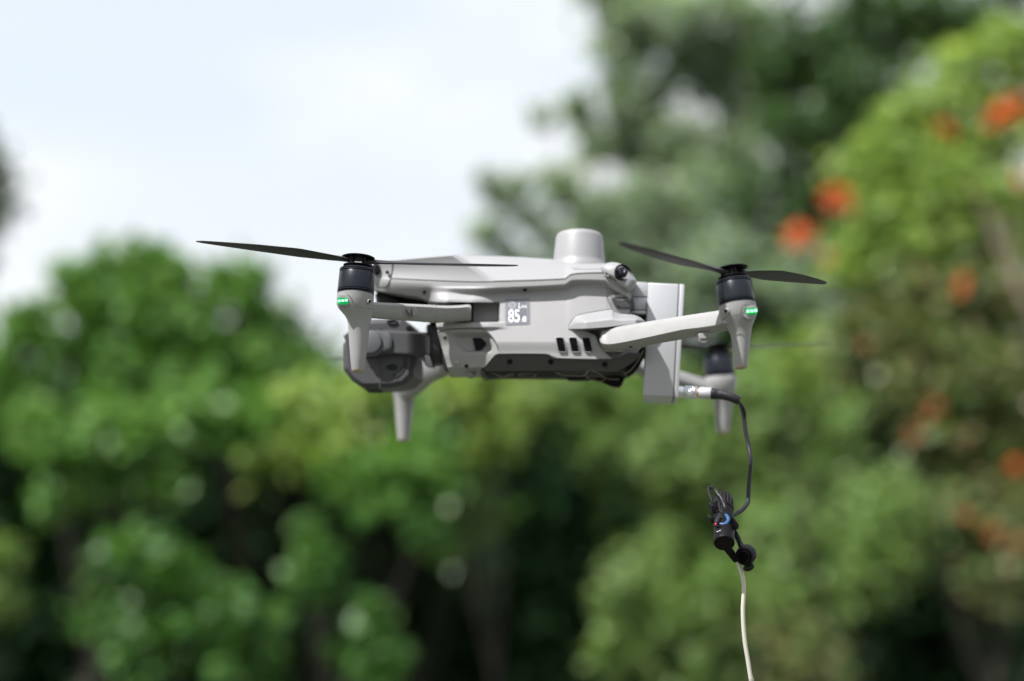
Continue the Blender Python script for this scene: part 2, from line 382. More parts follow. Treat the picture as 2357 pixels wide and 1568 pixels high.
# rear corner pod with its eye
def ellipsoid(bm, c, e1, e2, e3, n=28, k=16):
    rows = []
    for j in range(k + 1):
        ph = math.pi * j / k
        if j in (0, k): rows.append([bm.verts.new(c + e3 * math.cos(ph))]); continue
        rows.append([bm.verts.new(c + e3 * math.cos(ph) + math.sin(ph) * (e1 * math.cos(a) + e2 * math.sin(a))) for a in np.linspace(0, 2 * math.pi, n, endpoint=False)])
    for a, b in zip(rows, rows[1:]):
        for i in range(n):
            j = (i + 1) % n
            if len(a) == 1: bm.faces.new((a[0], b[i], b[j]))
            elif len(b) == 1: bm.faces.new((a[i], b[0], a[j]))
            else: bm.faces.new((a[i], b[i], b[j], a[j]))
pod_out = catmull([(1385, 613), (1397, 606), (1411, 604), (1424, 606), (1440, 613.5), (1453, 628), (1463, 642), (1465.5, 650), (1459, 664), (1448, 672), (1440, 665), (1424, 655), (1408, 640), (1396, 634), (1386, 626)], 5, closed=True)
bm = bmesh.new(); cen = np.array((1427, 636.0)); rings = []
for s, w in ((1.0, 30), (1.0, 41), (.985, 44), (.94, 46.8), (.84, 49.4), (.70, 50.9), (.5, 51.6), (.25, 51.9)):
    q = cen + (pod_out - cen) * s; rings.append(B(q[:, 0], q[:, 1], w * .001 + 0 * q[:, 0]))
for mm in (0, 1):
    rr = [mirror(r) if mm else r for r in rings]
    bm = bmesh.new(); loft(bm, rr); finish('rear_sensor_pod', bm, 'shell_top', drone, sharp=60)
lc = B(1432.5, 629, .0490)
lax = np.array((.34, -.86, .37)); lax /= np.linalg.norm(lax)
for mm in (0, 1):
    o = mirror(lc) if mm else lc; a = lax - 2 * (lax @ W) * W if mm else lax
    bm = bmesh.new(); lathe(bm, o, a, [(.0067, -.004), (.0069, .0014), (.0064, .0026), (.0059, .0022), (.0056, .0010), (.0044, .0012)], 40)
    rim_ = finish('lens_ring', bm, 'black', drone)
    if not mm: rim = rim_
    bm = bmesh.new(); lathe(bm, o, a, [(.0050, .0008), (.0044, .0022), (.0032, .0032), (.0016, .0038), (0, .0040)], 32)
    finish('lens_glass', bm, 'glass', rim_)
bm = bmesh.new()
a_, uu, vv = basis(lax)
for k in (-1, 1):
    tube(bm, [lc + lax * .0040 + vv * (.0006 * k + .0004 * math.cos(t)) + uu * (.0004 * math.sin(t)) for t in np.linspace(0, 2 * math.pi, 13)], .00008, 6, caps=False)
finish('lens_mark', bm, 'ink', rim)
screw(drone, 1398, 630.5, 50.2, 3.6)
bm = bmesh.new(); c = B(1398, 630.5, .0480); lathe(bm, c, -W, [(7.2 * U1, -.003), (7.2 * U1, .0022), (6.2 * U1, .0027), (4.4 * U1, .0026), (4.2 * U1, .0015), (0, .0015)], 28); finish('screw_boss', bm, 'shell_top', drone)

# lower front sensor module
def w_mod(x, y):
    w = 46.5 + 0 * x - 3.0 * sst(757, 800, y) * (1 - sst(1120, 1148, x)) - 1.5 * sst(814, 846, y) - 35 * np.clip((y - 846) / 22, 0, 1.05)
    edge = sst(1120, 1134, x)
    sc = sst(762, 780, y) * (1 - sst(805, 812, y)) * sst(1028, 1062, x - (y - 780) * .9) * (1 - edge)
    return w - 5.0 * sc
MB = itp([(1004, 868), (1097, 868), (1108, 853), (1139, 817), (1149, 814)])
mod = relief('front_sensor_module', 1005, 1148.5, MT, MB, w_mod, 'module', drone, shift=lambda U, Y: np.interp(Y, (757, 765, 868), (0, 2, 31)) * (1 - U) ** 4, step=1.3, back=4)
_wm = max(float(w_mod(a, b)) for a in np.linspace(1090, 1116, 8) for b in np.linspace(779, 803, 8)) + .25
prism('sensor_window', rnd([(1087, 777), (1106, 776.5), (1119, 789), (1117, 797), (1104, 808), (1095, 808)], 3), _wm, _wm - 7, 'black', mod)
screw(mod, 1024.5, 776, 45.4, 4.6, up=-.2, name='screw_recess')
bm = bmesh.new(); c = B(1053, 835, .0405); lathe(bm, c, np.array((0, -.8, -.6)), [(9 * U1, -.003), (8.6 * U1, .0016), (6 * U1, .0031), (0, .0038)], 24); finish('rubber_bump', bm, 'module', mod)
screw(mod, 1074, 843, 42.6, 4.6, up=-.2, name='screw_recess')
bm = bmesh.new(); tube(bm, [B(x, MT(x) - .4, (w_low(x, MT(x) - 1) + .05) * .001) for x in np.linspace(1009, 1147, 46)], .00038, 6); finish('module_seam', bm, 'seam', low)
bm = bmesh.new(); tube(bm, [B(x, y, (w_nose(x, y) + .02) * .001) for x, y in catmull([(903, 606), (903, 618), (901, 632), (898, 643), (893, 655), (885, 665)], 5)], .0004, 6); finish('cover_seam', bm, 'seam', drone)
bm = bmesh.new(); tube(bm, [B(x, LB(x), (w_low(x, LB(x)) - .1) * .001) for x in np.linspace(1146, 1446, 80)], .00035, 6); finish('panel_seam', bm, 'seam', low)
# small print and raised sockets under the front module
def frame_px(name, x0, y0, x1, y1, t, w, m, parent, r=2.0, sl=0.0):
    o = rnd([(x0, y0), (x1, y0 + sl), (x1, y1 + sl), (x0, y1)], r); i = rnd([(x0 + t, y0 + t), (x1 - t, y0 + t + sl), (x1 - t, y1 - t + sl), (x0 + t, y1 - t)], max(r - t, .4))
    bm = bmesh.new(); n = len(o)
    A, I = [bm.verts.new(p) for p in B(o[:, 0], o[:, 1], (w_mod(o[:, 0], o[:, 1]) + w) * .001)], [bm.verts.new(p) for p in B(i[:, 0], i[:, 1], (w_mod(i[:, 0], i[:, 1]) + w) * .001)]
    A2, I2 = [bm.verts.new(p) for p in B(o[:, 0], o[:, 1], (w_mod(o[:, 0], o[:, 1]) + w - .5) * .001)], [bm.verts.new(p) for p in B(i[:, 0], i[:, 1], (w_mod(i[:, 0], i[:, 1]) + w - .5) * .001)]
    for k in range(n):
        j = (k + 1) % n
        bm.faces.new((A[k], A[j], I[j], I[k])); bm.faces.new((A2[k], I2[k], I2[j], A2[j]))
        bm.faces.new((A[k], A2[k], A2[j], A[j])); bm.faces.new((I[k], I[j], I2[j], I2[k]))
    return finish(name, bm, m, parent)
frame_px('print_frame', 1040, 848.5, 1076, 858, 1.4, .4, 'ink_soft', mod, sl=1)
for i in range(4):
    for j in range(3):
        if j == 1 and i == 3: continue
        prism('print_mark', [(1044 + i * 7 + j * 1.2, 850 + j * 6.6), (1049 + i * 7 + j * 1.2, 850 + j * 6.6), (1049.5 + i * 7 + j * 1.2, 853.4 + j * 6.6), (1044.5 + i * 7 + j * 1.2, 853.4 + j * 6.6)], .5, -1, 'ink_soft', mod, wfun=lambda a, b: float(w_mod(a, b)))
prism('print_mark', [(1079, 850), (1096, 851), (1096, 854), (1079, 853)], .5, -1, 'ink_soft', mod, wfun=lambda a, b: float(w_mod(a, b)))
bm = bmesh.new(); c = B(1084, 863, .026); lathe(bm, c, np.array((0, -.5, -.86)), [(11 * U1, -.004), (11 * U1, .0008), (9.5 * U1, .0016), (8 * U1, .0010), (0, .0009)], 24); finish('lens_socket', bm, 'module', mod)

# dark lower body
def w_belly(x, y): return 45.6 - 1.0 - 7.0 * np.clip((y - 815) / 37, 0, 1) ** 1.2 - 0.012 * np.clip(x - 1400, 0, 90) ** 1.3
BB = itp([(1106, 853), (1350, 852), (1418, 853.5), (1436, 848), (1462, 829), (1478, 812)])
bel = relief('lower_battery_panel', 1106.5, 1474, lambda x: LB(x) + 1.0, BB, w_belly, 'belly', drone, back=0)
for x, y in ((1174, 832.5), (1268, 833), (1392, 839)):
    screw(bel, x, y, float(w_belly(x, y)) + .6, 6.2, 'black', up=.6, name='screw')
def w_under(x, y): return 36.5 - 28 * np.clip((y - 852) / 18, 0, 1.05) - .02 * np.clip(x - 1360, 0, 90)
und = relief('underside_vents', 1107.5, 1446, lambda x: BB(x) + .2, sm([(1107, 869), (1290, 870), (1302, 874), (1350, 874), (1368, 872), (1404, 887), (1416, 890), (1426, 890), (1432, 882), (1440, 862), (1447, 850)]), w_under, 'black', drone)
for k in range(5):
    y = 854.2 + k * 2.9
    bm = bmesh.new(); tube(bm, [B(x, y, w_under(x, y) * .001 + .0002) for x in np.linspace(1112, 1292 - (k % 2) * 18, 12)], .00022, 6); finish('vent_rib', bm, 'gimbal_dark', und)
def loop(pts, r=.00045, m='trim', parent=und, name='trim_loop', closed=True, wo=.6, n=6):
    c = catmull(pts, n, closed); 
    if closed: c = np.vstack([c, c[:1]])
    q = B(c[:, 0], c[:, 1], (w_under(c[:, 0], c[:, 1]) + wo) * .001)
    bm = bmesh.new(); tube(bm, q, r, 8, caps=not closed); return finish(name, bm, m, parent)
loop([(1131, 859), (1140, 861), (1150, 867), (1158, 869), (1168, 866), (1181, 863), (1176, 860), (1160, 866), (1148, 864)], closed=False)
loop([(1197, 860), (1228, 860.5), (1230, 866), (1200, 865.5)])
loop([(1281, 857), (1292, 862), (1318, 864), (1344, 864), (1356, 852), (1372, 856), (1392, 868), (1400, 872), (1426, 873)], closed=False, r=.0006)
loop([(1350, 868), (1366, 865), (1385, 868), (1392, 873), (1380, 878), (1364, 875)], r=.0005)
# black strap curling up behind the belly
strap = prism('strap', chaikin([(1483, 796), (1486, 806), (1480, 826), (1466, 850), (1447, 867), (1440, 864), (1441, 852), (1452, 830), (1470, 806)], 3), 30, 18, 'black', drone, bevel=1.5)
bm = bmesh.new(); tube(bm, [B(x, y, .0306) for x, y in catmull([(1481, 806), (1470, 828), (1455, 848), (1444, 858), (1438, 862)], 5)], .0005, 8); finish('strap_edge', bm, 'trim', strap)

# side vent slots
for k in range(3):
    x = 1279.5 + k * 30.2
    q = [(x, 777.5), (x + 17, 777.5), (x + 23.5, 809.5), (x + 6.5, 809.5)]
    wf = lambda a, b: float(w_low(a, b))
    s_ = prism('vent_slot', rnd(q, 4), .9, -3, 'black', low, wfun=wf)
    cx, cy = x + 11.7, 793.5
    o_ = rnd([(cx + (a - cx) * 1.24, cy + (b - cy) * 1.16) for a, b in q], 6); i_ = rnd(q, 4)
    bm = bmesh.new(); lay = []
    for pts, ww in ((o_, -.3), (o_ * .45 + i_ * .55, 1.5), (i_, 1.4), (i_, -.6)):
        lay.append([bm.verts.new(B(a, b, (wf(a, b) + ww) * .001)) for a, b in pts])
    n = len(o_)
    for A, I in zip(lay, lay[1:] + lay[:1]):
        for j in range(n): bm.faces.new((A[j], A[(j + 1) % n], I[(j + 1) % n], I[j]))
    finish('slot_frame', bm, 'shell_top', low)
    bm = bmesh.new()
    for t in np.linspace(.12, .88, 9):
        tube(bm, [B(x + 1.5 + 6.5 * t, 777.5 + 32 * t, wf(x, 790) * .001 + .0006), B(x + 15.5 + 6.5 * t, 777.5 + 32 * t, wf(x, 790) * .001 + .0006)], .00022, 5)
    finish('mesh_screen', bm, 'black', s_)

# rear arm shoulder cover
def w_sh(T_, B_):
    def f(x, y):
        t, b = T_(x), B_(x); v = (y - t) / np.maximum(b - t, 1)
        fat = sst(1306, 1350, x) * (1 - sst(1462, 1486, x))
        return 46.2 + 12.5 * fat * sst(0, .62, v) ** .8 + .8 * fat * v
    return f
ST = sm([(1307, 757), (1312, 745), (1325, 729.5), (1345, 722.5), (1375, 717.5), (1406, 713), (1414, 717), (1426, 722), (1445, 723.5), (1462, 726), (1475, 732), (1485, 741)])
SB = sm([(1307, 757.5), (1350, 756), (1400, 752.5), (1450, 746), (1485, 742)])
relief('shoulder_cover', 1307.5, 1484, ST, SB, w_sh(ST, SB), 'shell_top', drone, step=1.3, back=36, both=True)
bm = bmesh.new(); e_ = [(x, ST(x) - .8) for x in np.linspace(1308, 1406, 30)]; tube(bm, [B(x, y, (w_low(x, y) + .05) * .001) for x, y in e_], .00035, 6); finish('cover_seam', bm, 'seam', low)
# hinge barrels
for (x, y0, y1, w, m_) in ((1408, 748, 812, 38, 'module'), (1062, 690, 752, 34, 'gimbal_dark')):
    bm = bmesh.new()
    a, b = B(x, y1, w * .001), B(x, y0, w * .001); ax = (b - a); ln = np.linalg.norm(ax); ax = ax / ln
    for mm in (0, 1):
        o = mirror(a) if mm else a; q = ax - 2 * (ax @ W) * W if mm else ax
        bm = bmesh.new(); lathe(bm, o, q, [(0, 0), (.009, 0), (.0095, .001), (.0095, ln), (0, ln)], 28); finish('hinge', bm, m_, drone)

# grille sensor at the rear corner
_gx, _gy = np.meshgrid(np.linspace(1400, 1455, 12), np.linspace(680, 718, 10)); _a = np.stack([_gx.ravel(), _gy.ravel(), np.ones(_gx.size)], 1)
_pl = np.linalg.lstsq(_a, w_low(_gx, _gy).ravel(), rcond=None)[0]
w_pl = lambda x, y: float(_pl[0] * x + _pl[1] * y + _pl[2])
go = rnd([(1398, 684), (1409, 679.5), (1449, 675), (1450, 722), (1424, 721), (1411, 714)], 6)
prism('sensor_bezel', go, 2.4, -6, 'shell_top', drone, bevel=.8, seg=2, wfun=w_pl)
gb = bm = None
gp = rnd([(1407, 687.5), (1414, 684.5), (1452, 683), (1457, 688), (1461, 704), (1459, 711), (1426, 712), (1416, 706)], 6)
ring = rnd([(1396, 683), (1408, 678), (1447, 673.5), (1451, 675), (1452, 723.5), (1424, 722.5), (1409, 715)], 6)
prism('bezel_seam', ring, 1.6, -6, 'seam', drone, wfun=w_pl)
WS = w_pl(1432, 698) + 4.0
gs = prism('side_sensor', gp, 3.6, -8, 'gimbal', drone, bevel=1.2, seg=3, wfun=w_pl)
for v in gs.data.materials: pass
gi = rnd([(1416, 690), (1450, 687.5), (1453, 703), (1451, 706.5), (1427, 707)], 4)
grl = prism('sensor_grille', gi, 4.0, 0, 'grille', gs, bevel=.3, wfun=w_pl)
bm = bmesh.new()
for x in np.arange(1418, 1453, 2.6): tube(bm, [B(x, 691, (w_pl(x, 691) + 4.1) * .001), B(x + 2.0, 705, (w_pl(x, 705) + 4.1) * .001)], .00016, 4)
for y in np.arange(691, 706, 2.6): tube(bm, [B(1417.5, y, (w_pl(1417, y) + 4.1) * .001), B(1451.5, y, (w_pl(1451, y) + 4.1) * .001)], .00016, 4)
finish('grille_wire', bm, 'gimbal_light', grl)

# noise-rating sticker
stk_w = lambda x, y: float(w_low(x, y))
def plate(name, poly, off, m, parent, th=.25):
    """thin film that follows the curved wall"""
    poly = np.asarray(poly); x0, y0 = poly.min(0); x1, y1 = poly.max(0); bm = bmesh.new()
    v = [bm.verts.new((a, b, 0)) for a, b in poly]; bm.faces.new(v)
    for y in np.arange(math.ceil(y0) + .5, y1, 4.0):
        bmesh.ops.bisect_plane(bm, geom=bm.verts[:] + bm.edges[:] + bm.faces[:], plane_co=(0, y, 0), plane_no=(0, 1, 0))
    g = bmesh.ops.extrude_face_region(bm, geom=bm.faces[:]); ext = {q for q in g['geom'] if isinstance(q, bmesh.types.BMVert)}
    for q in bm.verts: q.co = B(q.co.x, q.co.y, (stk_w(q.co.x, q.co.y) + (off if q in ext else off - th)) * .001)
    return finish(name, bm, m, parent)
stk = plate('noise_sticker', rnd([(1162.5, 688), (1219, 687), (1220.5, 747), (1163, 749)], 6), .30, 'sticker_rim', drone)
plate('sticker_field', rnd([(1166, 691.5), (1215.5, 690.5), (1217, 743.5), (1166.5, 745.5)], 3), .40, 'sticker', stk, .2)
def put_text(name, t, x, y, sx, sy, off, m, parent, shear=0.0):
    v, f = glyphs(t, x, y, sx, sy, off); bm = bmesh.new(); vs = [bm.verts.new(B(a, b, (stk_w(a, b) + .50) * .001)) for a, b in v]
    for q in f:
        try: bm.faces.new([vs[i] for i in q])
        except ValueError: pass
    return finish(name, bm, m, parent)
put_text('lettering', '85', 1169.5, 741, 28, 41, .018, 'ink', stk)
put_text('lettering', 'dB', 1201.5, 740.3, 9.4, 18, .02, 'ink', stk)
put_text('lettering', 'L', 1193, 709, 12.0, 17, .02, 'ink', stk)
put_text('lettering', 'WA', 1200, 709, 7.4, 9, .01, 'ink', stk)
def ring_px(name, cx, cy, r, t, n, m, parent, a0=0):
    bm = bmesh.new(); A = []; I = []
    for k in range(n):
        a = a0 + 2 * math.pi * k / n
        A.append(bm.verts.new(B(cx + r * math.cos(a), cy + r * math.sin(a), (stk_w(cx, cy + r * math.sin(a)) + .55) * .001)))
        I.append(bm.verts.new(B(cx + (r - t) * math.cos(a), cy + (r - t) * math.sin(a), (stk_w(cx, cy + (r - t) * math.sin(a)) + .55) * .001)))
    for k in range(n): j = (k + 1) % n; bm.faces.new((A[k], A[j], I[j], I[k]))
    finish(name, bm, m, parent)
ring_px('emblem', 1179, 702.5, 9.6, 1.2, 6, 'ink_soft', stk, math.pi / 6)
for r in (7.4, 5.2, 3.0): ring_px('emblem', 1179, 702.5, r, 1.1, 24, 'ink_soft', stk)
ring_px('emblem', 1173, 702.5, 2.6, .9, 16, 'ink_soft', stk)
# thin frame line of the sticker
for a, b in (((1168.6, 694), (1168.6, 743)), ((1213.6, 693), (1214.4, 741)), ((1168.6, 693.6), (1213.6, 693)), ((1168.8, 743), (1214.4, 741.4))):
    bm = bmesh.new(); tube(bm, [B(a[0] + (b[0] - a[0]) * t, a[1] + (b[1] - a[1]) * t, (stk_w(a[0] + (b[0] - a[0]) * t, a[1] + (b[1] - a[1]) * t) + .42) * .001) for t in np.linspace(0, 1, 14)], .00018, 5); finish('border_line', bm, 'ink_soft', stk)

# ------------------------------------------------------------------ arms, motors, propellers, legs
def slab(name, poly, d0, d1, m, parent, bevel=0.0, seg=3, sharp=35):
    poly = np.asarray(poly, float); bm = bmesh.new()
    a = P(poly[:, 0], poly[:, 1], d0); b = a + np.array((0, d1 - d0, 0))
    va = [bm.verts.new(p) for p in a]; vb = [bm.verts.new(p) for p in b]; n = len(va)
    fa = bm.faces.new(va); bm.faces.new(vb[::-1])
    for i in range(n): bm.faces.new((va[i], vb[i], vb[(i + 1) % n], va[(i + 1) % n]))
    if bevel: bmesh.ops.bevel(bm, geom=list(fa.edges), offset=bevel * .001, segments=seg, profile=.5, affect='EDGES', clamp_overlap=True)
    return finish(name, bm, m, parent, sharp)
def arm(rows, kind, parent=drone, m='arm', round0=False):
    """rows: (x, y top, y crease, y bottom, depth)"""
    secs = []
    for x, yt, yc, yb, d in rows:
        if kind == 'rear': q = [(.0135, yt + .5), (.006, yt), (.000, yt + 1.2), (-.0032, yt + 4.5), (-.0052, yt + 10), (-.0085, yc - 4), (-.0088, yc - 1.2), (-.0080, yc + 1.4), (-.003, yc + (yb - yc) * .5), (.004, yb - .8), (.009, yb), (.0125, yb - 2), (.0142, yb - 7), (.0145, yt + 5)]
        else: q = [(.0125, yt + .5), (.004, yt), (-.0035, yt + .2), (-.0066, yt + 2), (-.0082, yt + 5.5), (-.0074, yc), (-.0052, yb - 6), (-.0035, yb - 2.2), (-.0005, yb - .3), (.006, yb), (.0115, yb - 1.5), (.0128, yb - 6), (.0128, yt + 5)]
        secs.append(np.array([P(x, y, d + o) for o, y in q]))
    bm = bmesh.new(); loft(bm, secs); return bm
def endcap(rows, x0, n=5, w=7):                             # rounds the first rows of an arm
    x, yt, yc, yb, d = rows[0]; o = []
    for k in range(n):
        t = k / n; s = math.sqrt(max(1 - (1 - t) ** 2, .05)); mid = (yt + yb) / 2
        o.append((x0 + (x - x0) * t, mid + (yt - mid) * s, mid + (yc - mid) * s, mid + (yb - mid) * s, d + .004 * (1 - s)))
    return o + rows
rowsF = [(1084.5, 704.5, 720, 736.5, 1.112), (1082, 702, 720, 738.7, 1.112), (1076, 701, 720, 739.2, 1.112), (1058, 703, 722, 740.5, 1.110), (1030, 704, 724, 742.3, 1.106), (1010, 703.2, 724, 743.8, 1.101), (990, 702, 723, 742.8, 1.096), (940, 699.6, 719, 739, 1.080), (900, 697.6, 717, 736, 1.065), (850, 695, 715, 732.5, 1.049), (832, 695, 715, 732, 1.045)]
armF = finish('arm', arm(rowsF, 'front'), 'arm', drone)
bm = bmesh.new()
x, yt, yc, yb, d = rowsF[5][0] - 6, 702.9, 724, 743.6, 1.100
tube(bm, [P(x, y, d + o - .0002) for o, y in [(.004, yt), (-.0035, yt + .2), (-.0066, yt + 2), (-.0082, yt + 5.5), (-.0074, yc), (-.0052, yb - 6), (-.0035, yb - 2.2), (-.0005, yb - .3)]], .00025, 6); finish('arm_seam', bm, 'seam', armF)
slab('latch', rnd([(932, 707.5), (948, 707.5), (957, 711), (959, 722), (954, 728.5), (944.5, 728), (943, 722)], 3), 1.0695, 1.078, 'arm', armF, bevel=1.6)
slab('latch_recess', rnd([(945.5, 717), (948, 709.5), (950, 727), (945, 727)], 1), 1.0688, 1.072, 'seam', armF)
rr_ = [(1392, 756, 793, 806.5, 1.100), (1400, 754.5, 793.5, 808, 1.098), (1412, 752.8, 792.8, 809, 1.094), (1440, 748.5, 788, 804, 1.085), (1500, 738.7, 775.5, 793.5, 1.064), (1570, 727.5, 760, 781.5, 1.040), (1620, 720, 753.8, 771.5, 1.022), (1645, 716.3, 750, 766.5, 1.012), (1668, 712, 745, 762, 1.004), (1690, 710, 742, 757, 1.0)]
rowsR = endcap(rr_, 1380.5)
armR = finish('arm', arm(rowsR, 'rear'), 'arm', drone)
slab('latch', rnd([(1608, 768), (1634, 762), (1633, 774), (1629, 787), (1618, 788.5), (1611, 786)], 3), 1.018, 1.028, 'arm', armR, bevel=1.4)
slab('latch_recess', rnd([(1611, 779), (1632, 778), (1630, 780), (1612, 781)], .8), 1.0174, 1.024, 'seam', armR)
bm = bmesh.new(); lathe(bm, P(1452, 797.5, 1.082), np.array((0, -.4, -.9)), [(.0012, -.002), (.0012, .0006), (0, .0006)], 12); finish('screw', bm, 'black', armR)
# far arms
rowsFR = [(1400, 806, 826, 838, 1.215), (1440, 815, 836, 849, 1.222), (1476, 828, 849, 866, 1.232), (1566, 855, 877, 893, 1.262), (1620, 871, 893, 909, 1.282), (1655, 880, 900, 915, 1.29)]
finish('arm', arm(rowsFR, 'rear'), 'arm', drone)
bmf = bmesh.new()
path = catmull([P(1075, 806, 1.225), P(1020, 838, 1.25), (P(985, 856, 1.27)), P(950, 885, 1.29), P(930, 898, 1.30)], 5)
secs = []
for i, p_ in enumerate(path):
    t = path[min(i + 1, len(path) - 1)] - path[max(i - 1, 0)]; t /= np.linalg.norm(t)
    nrm = np.cross(t, (0, 1, 0)); nrm /= np.linalg.norm(nrm); dv = np.cross(nrm, t)
    secs.append(np.array([p_ + nrm * .0105 * np.sign(math.cos(a)) * abs(math.cos(a)) ** .6 + dv * .010 * np.sign(math.sin(a)) * abs(math.sin(a)) ** .6 for a in np.linspace(0, 2 * math.pi, 20, endpoint=False)]))
loft(bmf, secs); armFF = finish('arm', bmf, 'arm', drone)
bm = bmesh.new(); lathe(bm, P(956, 897, 1.283), np.array((.2, -.9, -.3)), [(.0038, -.003), (.0036, .002), (.0022, .0034), (0, .0036)], 20); finish('latch', bm, 'arm', armFF)

def leg(rows, d, tilt=0.0, m='arm', pad=True):
    bm = bmesh.new(); secs = []; n = 32
    for y, xl, xr, rd in rows:
        c = P((xl + xr) / 2, y, d); r = (xr - xl) / 2 / F * d; u = np.array((1, 0, tilt)); v = np.array((0, cp, -sp))
        secs.append(np.array([c + u * r * math.cos(a) + v * rd * .001 * math.sin(a) for a in np.linspace(0, 2 * math.pi, n, endpoint=False)]))
    loft(bm, secs); o = finish('leg', bm, m, drone, sharp=50)
    if pad:
        y, xl, xr, rd = rows[-1]; bm = bmesh.new(); secs = []
        for dy, s in ((-.3, 1.04), (2.2, 1.0), (4.0, .86)):
            c = P((xl + xr) / 2, y + dy, d); r = (xr - xl) / 2 / F * d * s; u = np.array((1, 0, tilt)); v = np.array((0, cp, -sp))
            secs.append(np.array([c + u * r * math.cos(a) + v * rd * .001 * s * math.sin(a) for a in np.linspace(0, 2 * math.pi, n, endpoint=False)]))
        loft(bm, secs); finish('foot_pad', bm, 'worn', o)
    return o
legF = leg([(677, 777, 859.5, 13.0), (677.5, 775.5, 861, 13.6), (690, 775, 860.5, 13.6), (703, 775.5, 859.5, 13.3), (711, 780, 858.4, 12.4), (719, 787, 857.4, 11.4), (727, 794, 856.6, 10.3), (736, 799, 854, 9.0), (748, 801.4, 850.8, 8), (777, 802.8, 848.3, 7.3), (815, 805.6, 844, 6.4), (849, 808.6, 839.8, 5.5), (852.5, 810, 838.6, 5.2)], 1.045)
legR = leg([(700.5, 1657, 1737, 12.3), (701.5, 1655, 1739, 12.8), (712, 1655, 1741, 12.8), (724, 1656.5, 1742, 12.6), (733, 1661, 1740, 12), (743, 1667, 1735.5, 11), (755, 1675.5, 1731, 9.2), (766, 1681, 1729, 8.2), (780, 1684.2, 1727.5, 7.6), (800, 1686, 1725.6, 7), (825, 1688, 1722.8, 6.2), (841, 1689.2, 1721.2, 5.6), (844.5, 1690.2, 1720.2, 5.4)], 1.0, .085)
legFR = leg([(867, 1622, 1693, 13.3), (868, 1621, 1694.5, 13.6), (885, 1621, 1696, 13.6), (898, 1625, 1695, 13), (908, 1634, 1691, 11), (920, 1642, 1686, 9), (950, 1645.5, 1683.5, 7.6), (980, 1648.5, 1680.5, 6.6), (994, 1650, 1679, 6)], 1.29, .06)
legFF = leg([(871, 900, 968, 13.3), (880, 900, 968, 13.4), (893, 902, 965, 13), (905, 905.5, 956, 10.5), (918, 908, 953.2, 8.8), (960, 911, 949, 7.6), (1000, 914, 945.5, 6.4), (1012, 915.5, 943.8, 6)], 1.30, 0)
for lg, d, poly, lit, sx in ((legF, 1.0322, [(775, 680), (790, 679.5), (802, 682), (805, 690), (804.5, 704), (778, 704)], [(776.5, 685), (800.5, 685.5), (801.5, 700), (778, 701.5)], (781, 797)),
                          (legR, .9872, [(1707, 706), (1714, 702.5), (1738, 703.5), (1743.5, 707), (1743.5, 724), (1735, 735), (1716, 733), (1708, 722)], [(1716.5, 709.5), (1741.5, 708), (1742.8, 723), (1718.5, 724.5)], (1722, 1739))):
    slab('lamp_housing', rnd(poly, 4), d + .0006, d + .010, 'arm', lg, bevel=1.6)
    lp = slab('status_light', rnd(lit, 3), d - .0006, d + .006, 'lamp_glass', lg, bevel=.5)
    for k in range(3):
        xx = sx[0] + (sx[1] - sx[0]) * k / 2; yy = (lit[0][1] + lit[2][1]) / 2 + (.5 - k * .8)
        bm = bmesh.new(); lathe(bm, P(xx, yy, d - .0005), np.array((0, -1., 0)), [(3.3 / F, -.0005), (3.1 / F, .0004), (0, .0007)], 14, sq=(1.1, .95)); finish('bulb', bm, 'lamp', lp)
def dot(parent, p, ax, r, m='black', m2='module'):
    bm = bmesh.new(); lathe(bm, p, np.array(ax, float), [(r * 1.5, -.003), (r * 1.45, .0002), (r * 1.1, .0005), (r, .0001), (r * .98, -.0002), (0, -.0002)], 20); o = finish('screw_recess', bm, m2, parent)
    bm = bmesh.new(); lathe(bm, p, np.array(ax, float), [(r * .85, -.002), (r * .8, .00025), (r * .45, .0003), (r * .4, 0), (0, 0)], 16); finish('screw', bm, m, o)
dot(legF, P(850.5, 694, 1.0363), (.76, -.64, 0), .0012)
dot(legR, P(1671.5, 716.5, .9897), (-.6, -.8, .1), .0014)
# parting lines on the motor mounts
for lg, pts, d0 in ((legF, [(776, 679), (790, 677.8), (801, 679.5), (808, 686), (811, 694), (813, 700), (822, 704.5), (840, 708), (857.5, 712)], 1.045), (legR, [(1660, 748), (1664, 737), (1673, 730), (1690, 726.5), (1703, 723.5), (1706, 717), (1708, 706), (1716, 701.8), (1735, 702)], 1.0)):
    c = catmull(pts, 4); cx = 818 if d0 > 1.02 else 1698; R_ = 43
    q = [P(a, b, d0 - .0139 * math.sqrt(max(1 - ((a - cx) / R_) ** 2, .02)) * (1 if b < 712 else .93) + .0001) for a, b in c]
    bm = bmesh.new(); tube(bm, q, .00022, 5); finish('parting_line', bm, 'seam', lg)

